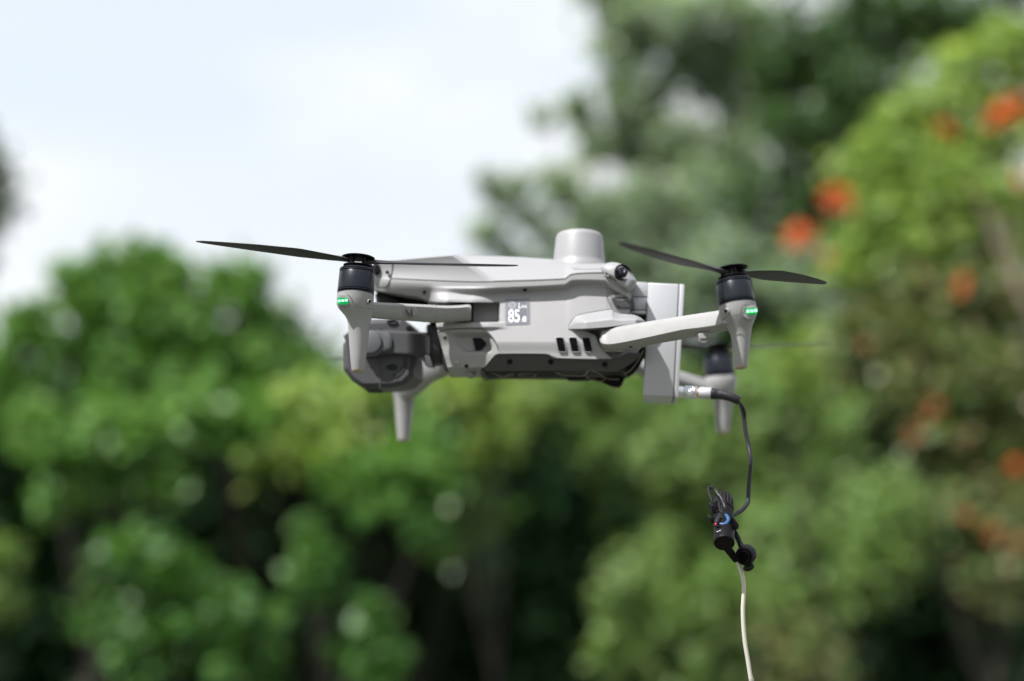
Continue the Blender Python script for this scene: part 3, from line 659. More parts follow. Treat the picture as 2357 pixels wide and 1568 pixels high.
def motor(c, ax, r, parent=drone, hub=True):
    ax = np.asarray(ax, float); ax /= np.linalg.norm(ax); h = r
    bm = bmesh.new()
    pr = [(0, -.02), (.94, -.02), (1.0, .0), (1.0, .045), (.96, .06), (.86, .062), (.86, .115), (.97, .118), (1.0, .135), (1.0, .17), (.96, .19), (.95, .205), (.985, .22), (.99, .25), (.965, 1.16), (.955, 1.18), (.90, 1.185), (.90, 1.225), (.955, 1.23), (.97, 1.25), (.965, 1.285), (.935, 1.30), (.92, 1.315), (.955, 1.33), (.955, 1.365), (.93, 1.40), (.80, 1.43), (.45, 1.45), (.40, 1.52), (0, 1.52)]
    lathe(bm, c, ax, [(a * r, b * h) for a, b in pr], 56); mo = finish('motor', bm, 'motor', parent, sharp=30)
    return mo
def propeller(c, ax, r, dirv, length=.118, parent=drone, flip=1):
    """hub of two plates with pillars, two blades"""
    ax = np.asarray(ax, float); ax /= np.linalg.norm(ax); dv = np.asarray(dirv, float); dv = dv - ax * (dv @ ax); dv /= np.linalg.norm(dv); sv = np.cross(ax, dv) * flip
    bm = bmesh.new(); k = r
    lathe(bm, c, ax, [(0, 1.50 * k), (.60 * k, 1.50 * k), (.78 * k, 1.56 * k), (.78 * k, 1.61 * k), (.60 * k, 1.64 * k), (0, 1.64 * k)], 36)
    lathe(bm, c, ax, [(0, 2.02 * k), (.80 * k, 2.02 * k), (.90 * k, 2.06 * k), (.82 * k, 2.10 * k), (.35 * k, 2.14 * k), (0, 2.14 * k)], 36)
    for a in (.9, 2.2, 4.0, 5.3):
        o = c + (dv * math.cos(a) + sv * math.sin(a)) * .52 * k
        lathe(bm, o, ax, [(0, 1.6 * k), (.11 * k, 1.6 * k), (.11 * k, 2.05 * k), (0, 2.05 * k)], 10)
    pr = finish('propeller', bm, 'black', parent)
    for s in (1, -1):
        d_, s_ = dv * s, sv * s; secs = []
        for t in np.linspace(0, 1, 26):
            rr = .35 * k + t * (length - .35 * k)
            ch = np.interp(t, (0, .06, .16, .34, .6, .85, .96, 1), (.007, .0065, .010, .0165, .0145, .0095, .006, .002))
            tw = R(np.interp(t, (0, .12, .3, 1), (2, 13, 10, 3))); th = np.interp(t, (0, .1, .3, 1), (.0034, .0026, .0016, .0007))
            cv = s_ * math.cos(tw) + ax * math.sin(tw); nv = np.cross(d_, cv); nv = nv if nv @ ax > 0 else -nv
            o = c + d_ * rr + ax * (1.83 * k + .006 * t) + s_ * (.002 - .004 * t * t)
            secs.append(np.array([o + cv * ch * (x - .4) + nv * th * y for x, y in ((0, .1), (.08, .5), (.25, .85), (.5, .8), (.8, .35), (1, 0), (.8, -.2), (.5, -.25), (.25, -.3), (.08, -.3))]))
        bm = bmesh.new(); loft(bm, secs); finish('blade', bm, 'blade', pr, sharp=60)
    return pr
specs = [(P(818.5, 678, 1.045), (.052, .19, .98), .01355, (-1, -.12, 0), 1), (P(1696.5, 702, 1.0), (-.112, .235, .96), .01285, (.72, .70, 0), -1),
         (P(1657.5, 868, 1.29), (-.07, .20, .97), .0140, (.94, .35, 0), 1), (P(933, 874, 1.30), (.03, .19, .98), .0138, (-.7, .7, 0), -1)]
for c, ax, r, dv, fl in specs:
    motor(c, ax, r); propeller(c, ax, r, dv, flip=fl)

# ------------------------------------------------------------------ gimbal camera
gim = prism('gimbal_camera', [(788.5, 791), (799, 779), (815, 752), (838, 735), (925, 733), (943, 748), (949.5, 790), (949.5, 866), (930, 885), (898, 892.5), (832, 892.5), (808, 876), (789, 850)], 26, -26, 'gimbal', drone, bevel=3.6, seg=1, sharp=20)
tip = bm = bmesh.new(); tube(bm, [B(874.5, y, .02705) for y in np.linspace(750, 893, 6)] + [B(877, 892.9, .0258)], .0003, 6); finish('housing_seam', bm, 'seam', gim)
def patch(name, q, m, parent, th=.0012, bevel=0):
    a = np.array([B(x, y, w * .001) for x, y, w in q]); n = np.cross(a[1] - a[0], a[-1] - a[0]); n /= np.linalg.norm(n); n = n if n @ W > 0 else -n
    bm = bmesh.new(); va = [bm.verts.new(p) for p in a]; vb = [bm.verts.new(p + n * th) for p in a]; k = len(va)
    bm.faces.new(va); bm.faces.new(vb[::-1])
    for i in range(k): bm.faces.new((va[i], vb[i], vb[(i + 1) % k], va[(i + 1) % k]))
    return finish(name, bm, m, parent)
patch('cooling_grille', [(836, 893.2, 21), (872, 893.3, 21), (880, 904.3, -16), (850, 904.3, -16)], 'black', gim, .0008)
for k in range(5):
    t = (k + .5) / 5; bm = bmesh.new(); y = 893.4 + 11 * t; w = (21.2 - 37 * t) * .001
    tube(bm, [B(835 + 13.5 * t, y, w), B(872.5 + 8 * t, y + .2, w)], .00028, 5); finish('grille_rib', bm, 'gimbal', gim)
sv = prism('side_vent', [(904, 864), (911, 872), (925, 862), (936, 846), (938, 824), (930, 823), (928, 841), (918, 855)], 26.35, 24, 'black', gim)
for k in range(5):
    t = (k + .5) / 5; bm = bmesh.new()
    tube(bm, [B(905 + 6 * t, 864.5 + 7 * t, .02645), B(918.5 + 6 * t, 855.5 + 6 * t, .02645), B(928.5 + 7 * t, 841.5 + 4 * t, .02645), B(930.5 + 7 * t, 823.5, .02645)], .00022, 5); finish('vent_rib', bm, 'gimbal', sv)
for (x, y) in ((902, 845.5), (903, 741.5)):
    bm = bmesh.new(); lathe(bm, B(x, y, .0265), -W, [(13.5 * U1, -.001), (13.5 * U1, .0008), (12 * U1, .0011), (9 * U1, .0004), (0, .0002)], 28, sq=(1, .42)); finish('mounting_recess', bm, 'gimbal_dark', gim)
# side bracket with its pitch joint
gb_w = lambda x, y: float(np.interp(x, (850, 950, 990), (8, 8, -3)))
_e = lambda x, y: (y - np.interp(x, (838, 905, 989), (760, 760.5, 766))) / (np.interp(x, (838, 866, 884, 905, 989), (822, 821, 818, 816, 820)) - np.interp(x, (838, 905, 989), (760, 760.5, 766)))
br = relief('gimbal_bracket', 838, 989, itp([(838, 760), (905, 760.5), (989, 766)]), itp([(838, 822), (866, 821), (884, 818), (905, 816), (989, 820)]), lambda x, y: 33 - 13 * sst(935, 992, x) - 2.2 * (1 - sst(0, .08, _e(x, y))) - 2.2 * sst(.92, 1, _e(x, y)), 'gimbal', drone, step=2, back=14)
prism('bracket_foot', rnd([(952, 815), (988, 818), (997, 845), (979, 843), (972, 825)], 3), 22, 10, 'gimbal', br, bevel=1.2)
prism('joint_plate', rnd([(836, 763), (868, 761.5), (895, 763), (901.5, 780), (900, 800), (893, 809), (880, 809), (866, 819), (836, 820)], 6), 35.2, 30, 'gimbal_light', br, bevel=.9)
prism('joint_plate', rnd([(838, 766), (866, 765), (892, 766), (897.5, 781), (896, 798), (890, 805.5), (878, 805.5), (864, 815), (838, 816)], 6), 35.9, 31, 'gimbal_light', br, bevel=.3)
bm = bmesh.new(); lathe(bm, B(853.5, 788, .036), -W, [(26.5 * U1, -.002), (26.5 * U1, .0014), (25.4 * U1, .0021), (23 * U1, .0024), (0, .0026)], 48); finish('pitch_joint', bm, 'gimbal_light', br)
# roll motor behind the camera
bm = bmesh.new(); ra = np.array((1, .10, .09)); ra /= np.linalg.norm(ra); rc0 = B(1001, 794, .0)
lathe(bm, rc0, ra, [(0, -.0055), (.0160, -.0055), (.0174, -.0044), (.0176, .0030), (.0170, .0034), (0, .0034)], 48); rm = finish('roll_motor', bm, 'gimbal', drone)
bm = bmesh.new(); lathe(bm, rc0, ra, [(0, .0034), (.0168, .0035), (.0168, .0064), (.015, .0076), (.008, .012), (0, .012)], 48); finish('rubber_gaiter', bm, 'black', rm)
prism('gimbal_neck', [(1003, 744), (1024, 744), (1036, 862), (1021, 850)], 14, -14, 'gimbal_dark', drone, bevel=1)

# ------------------------------------------------------------------ aluminium power box on the tail
box = prism('power_box', [(1491, 650.2), (1563.2, 653.8), (1550.3, 914.5), (1479.8, 911.5)], 27, -62, 'alu', drone, bevel=-1.3, seg=3, sharp=30)
prism('end_plate', [(1564.6, 653.9), (1575.4, 654.4), (1561.5, 915.3), (1551.8, 914.7)], 27, -62, 'alu', box, bevel=-.5, seg=2)
prism('plate_gasket', [(1562.8, 655), (1565.2, 655), (1552.3, 914), (1549.9, 914)], 26.4, -60, 'seam', box)
prism('mounting_bracket', [(1450, 647.8), (1491.5, 650), (1489.3, 683.3), (1450, 682.6)], 25, -25, 'alu', box, bevel=-.8)
prism('mounting_bracket', [(1450, 683.6), (1489.3, 684.4), (1487.8, 713.5), (1450, 712.5)], 24, -24, 'alu', box, bevel=-.5)
prism('mounting_bracket', [(1446, 714), (1488, 715.2), (1487.2, 723.6), (1446, 722)], 25.6, -25.6, 'alu', box, bevel=-.8)
prism('mounting_bracket', [(1440, 725), (1487.2, 725), (1486, 760), (1440, 760)], 17, -17, 'gimbal_dark', box)

# ------------------------------------------------------------------ power cable with its plug
cab = root('power_cable', to_world(P(1570, 903, 1.122)), 'thin black cable plugged into the aluminium box by a knurled silver plug', 'cable')
pa = P(1562, 902.3, 1.124); pb = P(1637, 906, 1.118); pax = (pb - pa); pax /= np.linalg.norm(pax); uu_ = 1.12 / F
def X_(x): return (x - 1562) * uu_
bm = bmesh.new(); lathe(bm, pa, pax, [(0, -.004), (12.6 * uu_, -.004), (13.4 * uu_, X_(1566)), (12.6 * uu_, X_(1568)), (12.4 * uu_, X_(1575)), (14.2 * uu_, X_(1576)), (14.3 * uu_, X_(1604)), (13.2 * uu_, X_(1605.5)), (0, X_(1605.5))], 40); plug = finish('plug', bm, 'chrome', cab)
bm = bmesh.new(); _, pu, pv = basis(pax)
for s in (1, -1):
    for k in range(14):
        a0 = 2 * math.pi * k / 14
        tube(bm, [pa + pax * X_(1577 + 26 * t) + 14.3 * uu_ * (pu * math.cos(a0 + s * t * 2.2) + pv * math.sin(a0 + s * t * 2.2)) for t in np.linspace(0, 1, 9)], .00042, 6)
finish('knurling', bm, 'chrome', plug)
bm = bmesh.new(); lathe(bm, pa, pax, [(0, X_(1604)), (11.6 * uu_, X_(1604)), (11.6 * uu_, X_(1612)), (0, X_(1612))], 32); finish('copper_ring', bm, 'copper', plug)
bm = bmesh.new(); lathe(bm, pa, pax, [(0, X_(1610)), (13.2 * uu_, X_(1610)), (13.8 * uu_, X_(1611.5)), (13.8 * uu_, X_(1636)), (13.1 * uu_, X_(1637.3)), (0, X_(1637.3))], 40); finish('barrel', bm, 'alu', plug)
d_ = 1.115
bq = catmull([P(1635, 906, 1.118), P(1650, 907, 1.117), P(1668, 909.8, 1.115), P(1686, 915, 1.113), P(1702.5, 922.5, 1.112)], 6)
bm = bmesh.new(); tube(bm, bq, np.interp(np.linspace(0, 1, len(bq)), (0, .22, .25, 1), (13.0 * uu_, 13.0 * uu_, 12.0 * uu_, 10.6 * uu_)), 28); finish('boot', bm, 'shrink', cab, sharp=50)
cq = catmull([P(1694, 919, 1.112), P(1703, 928, 1.111), P(1709, 941, 1.11), P(1712.5, 957, 1.11), P(1716, 990, 1.108), P(1722, 1022, 1.105), P(1727.3, 1051, 1.10), P(1727, 1078, 1.098), P(1724, 1112, 1.095), P(1722, 1150, 1.090), P(1720, 1159, 1.088), P(1710, 1172, 1.084), P(1698, 1181, 1.08), P(1689, 1186, 1.075), P(1677, 1185, 1.072), P(1670, 1180, 1.072)], 6)
bm = bmesh.new(); sr = np.linspace(0, 1, len(cq)); tube(bm, cq, 5.0 * uu_ * np.interp(sr, (0, .07, .1, .16, .2, .22, .8, .84, .93, 1), (.75, .75, 1.15, 1.2, 1.15, 1.0, 1.0, .85, .9, 1.1)), 16); finish('sheath', bm, 'shrink', cab, sharp=60)
bm = bmesh.new(); tube(bm, catmull([P(1697, 917, 1.108), P(1706, 933, 1.106), P(1712, 946, 1.107), P(1714, 960, 1.108)], 5), 2.4 * uu_, 10); finish('wire', bm, 'black', cab)

# ------------------------------------------------------------------ inline coupler, hanging on the cable
def Z8(x, y, d=1.07): return P(1553.7 + x / 5.45, 1064.6 + y / 5.45, d)
cou = root('cable_coupler', to_world(Z8(617, 1015, 1.05)), 'black inline cable coupler with a bent blue wire and dangling round dust cap', 'connector')
A_ = np.array((-.105, -.79, -.60)); A_ /= np.linalg.norm(A_); uc = 1.05 / F; ce = Z8(617, 1013, 1.045)
bm = bmesh.new()
lathe(bm, ce, -A_, [(0, 0), (23.4 * uc, 0), (23.9 * uc, .0004), (24.0 * uc, .002), (24.0 * uc, .021), (23.2 * uc, .0215), (23.2 * uc, .0222), (24.2 * uc, .0227), (24.2 * uc, .0315), (22.8 * uc, .032), (22.6 * uc, .034), (24.4 * uc, .0345), (24.4 * uc, .037), (21 * uc, .0375), (20.5 * uc, .047), (17 * uc, .0505), (0, .0505)], 48)
hs = finish('housing', bm, 'black', cou, sharp=30)
bm = bmesh.new(); _, hu, hv = basis(-A_)
for k in range(16):
    a = 2 * math.pi * k / 16; q = hu * math.cos(a) + hv * math.sin(a)
    tube(bm, [ce - A_ * .0378 + q * 21 * uc, ce - A_ * .043 + q * 22 * uc, ce - A_ * .0485 + q * 18.5 * uc], 2.3 * uc, 8)
finish('grip_ridge', bm, 'matte', hs)
def Zd(y): return 1.045 + .79 * (1013 - y) / 5.45 / 2220 - .0085
for a, b in (((522, 872), (546, 866)), ((552, 862), (576, 852))):
    p = [Z8(a[0] + (b[0] - a[0]) * t, a[1] + (b[1] - a[1]) * t, float(Zd(a[1])) - .0004) for t in (0, .5, 1)]
    bm = bmesh.new(); tube(bm, p, .00045, 6); finish('print_mark', bm, 'ink_soft', hs)
def wire(name, pts, r, m, par=cou, n=5, raw=False):
    if not raw: lo_ = min(p[2] for p in pts); pts = [(a, b, Zd(b) - .0015 + (c - lo_) * .8) for a, b, c in pts]
    bm = bmesh.new(); q = catmull([Z8(*p) for p in pts], n); tube(bm, q, np.asarray(r) * uc if np.isscalar(r) else np.interp(np.linspace(0, 1, len(q)), np.linspace(0, 1, len(r)), r) * uc, 12); return finish(name, bm, m, par, sharp=60)
wire('wire', [(480, 560, 1.055), (462, 480, 1.05), (432, 400, 1.048), (418, 335, 1.048), (440, 312, 1.048), (478, 318, 1.048), (520, 360, 1.05), (560, 420, 1.05), (600, 500, 1.05), (640, 590, 1.05), (700, 660, 1.055)], 3.9, 'matte')
wire('wire', [(470, 330, 1.05), (505, 350, 1.046), (540, 400, 1.046), (580, 450, 1.046), (625, 560, 1.047), (625, 610, 1.05)], 4.2, 'shrink')
wire('wire', [(530, 440, 1.053), (548, 500, 1.048), (560, 580, 1.047), (590, 630, 1.046), (660, 640, 1.048), (720, 670, 1.056)], 3.6, 'matte')
slabz = lambda n, pts, d0, d1, m, bv=.5: slab(n, [(1553.7 + x / 5.45, 1064.6 + y / 5.45) for x, y in pts], Zd(np.mean([q[1] for q in pts])) - .001, Zd(np.mean([q[1] for q in pts])) + .014, m, cou, bevel=bv)
slabz('latch', [(452, 540), (480, 528), (540, 545), (548, 620), (500, 640), (465, 628)], 1.047, 1.066, 'black', .8)
slabz('latch_tab', [(478, 490), (520, 470), (535, 530), (490, 560)], 1.050, 1.062, 'matte', .6)
slabz('locking_lever', [(432, 690), (460, 680), (478, 700), (480, 770), (452, 760), (434, 725)], 1.048, 1.058, 'black', .8)
slabz('side_clip', [(738, 700), (760, 720), (805, 790), (798, 830), (765, 850), (740, 800)], 1.046, 1.060, 'black', 1.0)
wire('tie', [(478, 640, 1.055), (520, 618, 1.045), (590, 612, 1.041), (660, 630, 1.044), (716, 668, 1.058)], 3.2, 'black')
wire('black_wire', [(585, 630, 1.040), (555, 680, 1.0375), (530, 730, 1.036), (515, 765, 1.036)], [4, 5.5, 6, 5.2], 'shrink')
wire('black_wire', [(600, 640, 1.041), (585, 690, 1.036), (570, 715, 1.034)], [4, 5, 5], 'matte')
wire('blue_wire', [(600, 668, 1.038), (632, 662, 1.0345), (660, 690, 1.033), (668, 730, 1.033), (640, 768, 1.0335), (600, 778, 1.034), (560, 772, 1.035)], [3.6, 4.3, 4.6, 4.6, 4.6, 4.2, 3.4], 'blue')
wire('red_wire', [(520, 745, 1.036), (512, 772, 1.0335), (518, 790, 1.034)], [3.2, 3.6, 2.4], 'red')
wire('tie', [(500, 800, 1.036), (540, 800, 1.034), (600, 806, 1.0345), (650, 800, 1.036)], 2.0, 'black')
wire('cap_strap', [(735, 850, 1.062), (765, 900, 1.06), (800, 980, 1.058), (835, 1060, 1.056)], [6, 6, 6, 7], 'matte', raw=True)
bm = bmesh.new(); ca = np.array((-.42, -.88, -.12)); ca /= np.linalg.norm(ca); cc = Z8(868, 1180, 1.052)
lathe(bm, cc, ca, [(0, -.010), (18 * uc, -.0098), (22.5 * uc, -.008), (23.5 * uc, -.005), (22 * uc, -.001), (21.2 * uc, .0), (17.5 * uc, .0), (17 * uc, -.003), (14.2 * uc, -.003), (14 * uc, .001), (12.8 * uc, .001), (12.4 * uc, -.0045), (0, -.0045)], 44); finish('dust_cap', bm, 'black', cou, sharp=30)
bm = bmesh.new(); ellipsoid(bm, Z8(925, 1315, 1.058), np.array((.0042, 0, .001)), np.array((0, .004, 0)), np.array((0, 0, .0030)), 16, 10); finish('cap_tab', bm, 'matte', cou)
bm = bmesh.new(); s0, s1 = Z8(668, 1090, 1.056), Z8(770, 1232, 1.060); sa = s1 - s0; sl_ = np.linalg.norm(sa); sa /= sl_
prof = [(0, -.004), (9.4 * uc, -.004)]
for k in range(4): h = sl_ * k / 4; prof += [(9.6 * uc - k * .5 * uc, h), (9.6 * uc - k * .5 * uc, h + sl_ * .15), (7.9 * uc - k * .4 * uc, h + sl_ * .16), (7.9 * uc - k * .4 * uc, h + sl_ * .24)]
lathe(bm, s0, sa, prof + [(6 * uc, sl_), (0, sl_)], 24); finish('strain_relief', bm, 'black', cou, sharp=30)

# ------------------------------------------------------------------ white tether
tet = root('tether_cable', (to_world(P(1728, 1568, 1.06))[0] + .6, 1.75, 0.02), 'thin ivory white tether cable hanging down from the black coupler', 'cable')
tp = [to_world(q) for q in (P(1688, 1280, 1.060), P(1696, 1290, 1.060), P(1705.5, 1314, 1.060), P(1711.8, 1344, 1.060), P(1711.6, 1372, 1.060), P(1710, 1402, 1.060), P(1711.2, 1440, 1.060), P(1715, 1480, 1.060), P(1721.3, 1519, 1.060), P(1729, 1568, 1.060), P(1741, 1640, 1.060))]
e = tp[-1]; tp += [np.array((e[0] + .03, e[1] + .01, e[2] - .25)), np.array((e[0] + .09, e[1] + .05, e[2] - .7)), np.array((e[0] + .2, e[1] + .15, .16)), np.array((e[0] + .34, e[1] + .3, .035)), np.array((e[0] + .6, e[1] + .7, .03)), np.array((e[0] + 1.1, e[1] + .9, .03))]
bm = bmesh.new(); off = np.array(tet.location); q = catmull(tp, 8); tube(bm, q - off, 4.9 * 1.06 / F, 16); sh = finish('sheath', bm, 'cord', tet, view=False, sharp=60)

# ------------------------------------------------------------------ trees and bushes behind
def leaf_mat(name, cols, trans=0.35, rough=0.45, emitc=None):
    m = bpy.data.materials.new(name); m.use_nodes = True; n = m.node_tree.nodes; l = m.node_tree.links
    b = n['Principled BSDF']; o = n['Material Output']
    g = n.new('ShaderNodeNewGeometry'); r = n.new('ShaderNodeValToRGB'); k = len(cols)
    while len(r.color_ramp.elements) < k: r.color_ramp.elements.new(0.5)
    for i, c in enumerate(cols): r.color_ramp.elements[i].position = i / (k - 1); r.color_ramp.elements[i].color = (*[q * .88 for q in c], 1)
    l.new(g.outputs['Random Per Island'], r.inputs[0])
    b.inputs['Roughness'].default_value = rough; b.inputs['Specular IOR Level'].default_value = 0.4 if rough < .7 else 0.08
    l.new(r.outputs[0], b.inputs['Base Color'])
    t = n.new('ShaderNodeBsdfTranslucent'); x = n.new('ShaderNodeMixShader'); x.inputs[0].default_value = trans
    mx = n.new('ShaderNodeMix'); mx.data_type = 'RGBA'; mx.blend_type = 'MULTIPLY'; mx.inputs[0].default_value = 1; mx.inputs[7].default_value = (1.5, 1.5, .7, 1)
    l.new(r.outputs[0], mx.inputs[6]); l.new(mx.outputs[2], t.inputs['Color'])
    l.new(b.outputs[0], x.inputs[1]); l.new(t.outputs[0], x.inputs[2]); l.new(x.outputs[0], o.inputs['Surface'])
    return m
LM = {
 'rich': leaf_mat('rich green leaves', [(.05, .14, .02), (.085, .22, .035), (.14, .30, .06), (.24, .40, .12)]),
 'lush': leaf_mat('dim lush leaves', [(.03, .09, .015), (.05, .14, .025), (.08, .20, .04), (.14, .27, .07)]),
 'shade': leaf_mat('leaves coloured shade-dark', [(.003, .012, .003), (.005, .019, .005), (.009, .03, .007)], .1, .8),  # near-black leaf colour carries the shade of the gaps
 'deep': leaf_mat('deep green leaves', [(.04, .09, .03), (.065, .13, .045), (.10, .18, .07)], .35),
 'fresh': leaf_mat('fresh yellow-green leaves', [(.13, .24, .05), (.21, .34, .08), (.31, .43, .11), (.42, .52, .17)], .4),
 'grey': leaf_mat('haze-greyed leaves', [(.16, .25, .17), (.21, .30, .22), (.28, .37, .29), (.40, .46, .42)], .5, .3),  # pale grey-green puts distance haze into the leaf colour
 'soft': leaf_mat('soft green leaves', [(.105, .20, .05), (.15, .26, .07), (.21, .32, .10), (.28, .39, .14)]),
 'olive': leaf_mat('olive and rusty leaves', [(.06, .11, .035), (.10, .17, .05), (.17, .15, .07), (.14, .21, .06), (.17, .25, .08), (.26, .18, .10)], .35),
 'faded': leaf_mat('faded orange petals', [(.42, .16, .07), (.50, .20, .09), (.35, .13, .06)], .3),
 'petal': leaf_mat('orange-red petals', [(.66, .13, .04), (.78, .19, .06), (.52, .09, .035)], .3),
}
BARK = mat('grey-brown bark', (.022, .020, .013), .85, var=.3, vscale=9)
BARKP = mat('pale bare branch', (.26, .21, .16), .8, var=.2, vscale=9)
def wp(x, y, d): return to_world(P(x, y, d))
def leaves(cent, rad, count, size, seed, droop=.3, lim=1.7):
    """leaf blades (folded rhombs) filling ellipsoidal clumps"""
    g = np.random.default_rng(seed); vs = []; 
    for c, r, n in zip(cent, rad, count):
        u = g.normal(size=(n, 3)); u /= np.linalg.norm(u, axis=1)[:, None]
        p = c + u * np.clip(np.abs(g.normal(0, .62, (n, 1))), 0, lim) * r * g.uniform(.65, 1.35, 3)
        a = g.normal(size=(n, 3)) + u * .9 + np.array((0, 0, -droop)); a /= np.linalg.norm(a, axis=1)[:, None]
        nz = g.normal(size=(n, 3)) * .55 + u * .5 + np.array((0, 0, .8)); b = np.cross(a, nz); b /= np.linalg.norm(b, axis=1)[:, None] + 1e-9
        s = size * (.7 + .6 * g.random((n, 1)))
        vs.append(np.stack([p - a * s * .5, p - b * s * .27, p + a * s * .5, p + b * s * .27], 1))
    return np.concatenate(vs).reshape(-1, 3)
def quads(name, v, m, parent):
    off = origin(parent); n = len(v) // 4; me = bpy.data.meshes.new(name)
    me.vertices.add(n * 4); me.vertices.foreach_set('co', (v - off).astype(np.float32).ravel())
    me.loops.add(n * 4); me.loops.foreach_set('vertex_index', np.arange(n * 4, dtype=np.int32))
    me.polygons.add(n); me.polygons.foreach_set('loop_start', np.arange(0, n * 4, 4, dtype=np.int32)); me.update(calc_edges=True)
    me.materials.append(m); o = bpy.data.objects.new(name, me); C.objects.link(o); o.parent = parent; return o
TREES = 0
def tree(name, label, cat, blobs, mk, dens=1.0, size=.13, sub=26, frac=.30, group='trees and bushes behind the drone', dark=0, trunk=None, inner=0.6, bark=None, fillmk=None):
    """blobs: (x px, y px, distance m, radius px) - the big boughs; each is broken into leaf clumps"""
    global TREES; TREES += 1; g = np.random.default_rng(100 + TREES)
    cen = np.array([wp(x, y, d) for x, y, d, r in blobs]); rad = np.array([r / F * d for x, y, d, r in blobs])
    base = cen.mean(0) if trunk is None else wp(trunk[0], 784, trunk[1]); base = np.array((base[0], base[1], 0.0))
    o = root(name, base, label, cat, group)
    cc, rr, cn = [], [], []
    for c, r in zip(cen, rad):
        k = max(5, int(sub * g.uniform(.8, 1.2)))
        for i in range(k):
            u = g.normal(size=3); u /= np.linalg.norm(u)
            cr = r * frac * g.uniform(.5, 1.6); cc.append(c + u * r * (1 - frac * .6) * g.uniform(.75, 1.08) * np.array((1, 1, .85))); rr.append(cr)
            cn.append(int(dens * 2.3 * cr ** 2 * math.pi / (size * size * .27)) + 4)
        for i in range(max(3, k // 4)):                      # loose sprays that stick out of the bough
            u = g.normal(size=3); u[2] = abs(u[2]) * .8; u /= np.linalg.norm(u); cr = r * g.uniform(.10, .2)
            cc.append(c + u * r * g.uniform(1.0, 1.28)); rr.append(cr); cn.append(int(dens * 1.1 * cr ** 2 * math.pi / (size * size * .27)) + 5)
        cc.append(c); rr.append(r * .75); cn.append(int(inner * dens * 1.6 * (r * .75) ** 2 * math.pi / (size * size * .27)))
    quads('crown', leaves(cc, rr, cn, size, 500 + TREES), LM[mk], o)
    bm = bmesh.new(); top = cen[np.argsort(cen[:, 2])][len(cen) // 2]; H = top[2]
    tr = max(.02, min(.12, H * .009)); j = base + np.array((0, 0, max(H * .3, .3)))
    tp = catmull([base - (0, 0, .15), base + (g.normal() * .03, g.normal() * .03, H * .15), j + (g.normal() * .05, 0, 0), (j + top) / 2 + g.normal(size=3) * .1, top], 5)
    tube(bm, tp - base, np.linspace(tr * 1.15, tr * .35, len(tp)), 10)
    for c in cen:
        s = tp[int(len(tp) * g.uniform(.35, .7))]; m_ = (s + c) / 2 + g.normal(size=3) * .12 + (0, 0, -.1)
        lp = catmull([s, m_, c], 5); tube(bm, lp - base, np.linspace(tr * .45, tr * .08, len(lp)), 7)
    finish('trunk', bm, bark or BARK, o, view=False, sharp=60)
    return o
EXTRA = []
# left: a rounded green tree, top at the sky
tree('broadleaf_tree', 'rounded bright green tree reaching highest on the left, against the white sky', 'tree',
     [(330, 660, 13, 105), (345, 590, 13, 50), (215, 700, 13, 90), (120, 770, 13, 95), (40, 860, 13, 110), (270, 830, 12.6, 130), (420, 790, 13, 95), (80, 960, 12.8, 95), (390, 700, 13.2, 75), (240, 625, 13, 62), (170, 655, 13, 55), (405, 625, 13.1, 45), (300, 730, 12.6, 120), (60, 730, 13, 50)], 'rich', trunk=(250, 13.4))
tree('broadleaf_tree', 'green tree just left of the front motor, with bright sky gaps around it', 'tree',
     [(545, 690, 14, 88), (520, 640, 14, 52), (590, 640, 14, 48), (640, 740, 14, 60), (440, 800, 13.8, 70), (500, 780, 14, 85), (610, 800, 14, 95), (700, 860, 14, 90), (560, 880, 13.6, 110), (790, 900, 14, 90)], 'rich', trunk=(600, 14.4))
tree('leafy_shrub', 'bright green shrub mass in the middle of the left half, below the front leg', 'shrub',
     [(130, 1010, 11.5, 80), (240, 985, 11.4, 95), (360, 1000, 11.2, 100), (230, 1110, 11.6, 80), (440, 920, 11.6, 90), (380, 1120, 11.4, 75), (540, 960, 11.5, 95), (120, 1160, 11.8, 60)], 'rich', trunk=(300, 12.2))
tree('leafy_shrub', 'sunlit yellow-green shrub under the gimbal camera', 'shrub',
     [(700, 960, 12.5, 95), (790, 930, 12.4, 90), (880, 900, 12.6, 90), (620, 1020, 12.4, 90), (760, 1040, 12.2, 90), (850, 1010, 12.4, 80)], 'fresh', trunk=(760, 13.2), dens=.9)
tree('leafy_shrub', 'green shrub behind the far front leg, fading into shade to its right', 'shrub',
     [(900, 1090, 12, 95), (990, 1000, 12.4, 90), (1050, 1090, 12.2, 90), (800, 1110, 12, 70), (1120, 1180, 12.4, 70), (1010, 1230, 12.2, 70)], 'rich', trunk=(980, 13))
tree('young_tree', 'yellow-green young tree right under the drone belly', 'tree',
     [(1060, 900, 11.9, 80), (1130, 860, 11.9, 75), (1170, 930, 11.8, 90), (1130, 1000, 11.9, 70), (1200, 830, 12.1, 60)], 'fresh', trunk=(1140, 12.5), dens=.9)
tree('leafy_bush', 'bright low bush at the bottom left, lit from above in the dark', 'bush',
     [(300, 1290, 9.5, 85), (390, 1330, 9.4, 75), (250, 1420, 9.6, 85), (450, 1420, 9.4, 85), (560, 1430, 9.3, 80), (330, 1500, 9.4, 95), (560, 1530, 9.4, 90)], 'lush', trunk=(400, 10))
tree('leafy_bush', 'small bright bush between the dark gaps at the bottom centre', 'bush',
     [(715, 1340, 9.8, 62), (735, 1290, 9.8, 45), (850, 1420, 9.8, 60), (880, 1530, 9.6, 65), (800, 1500, 9.8, 40)], 'lush', trunk=(800, 10.2))
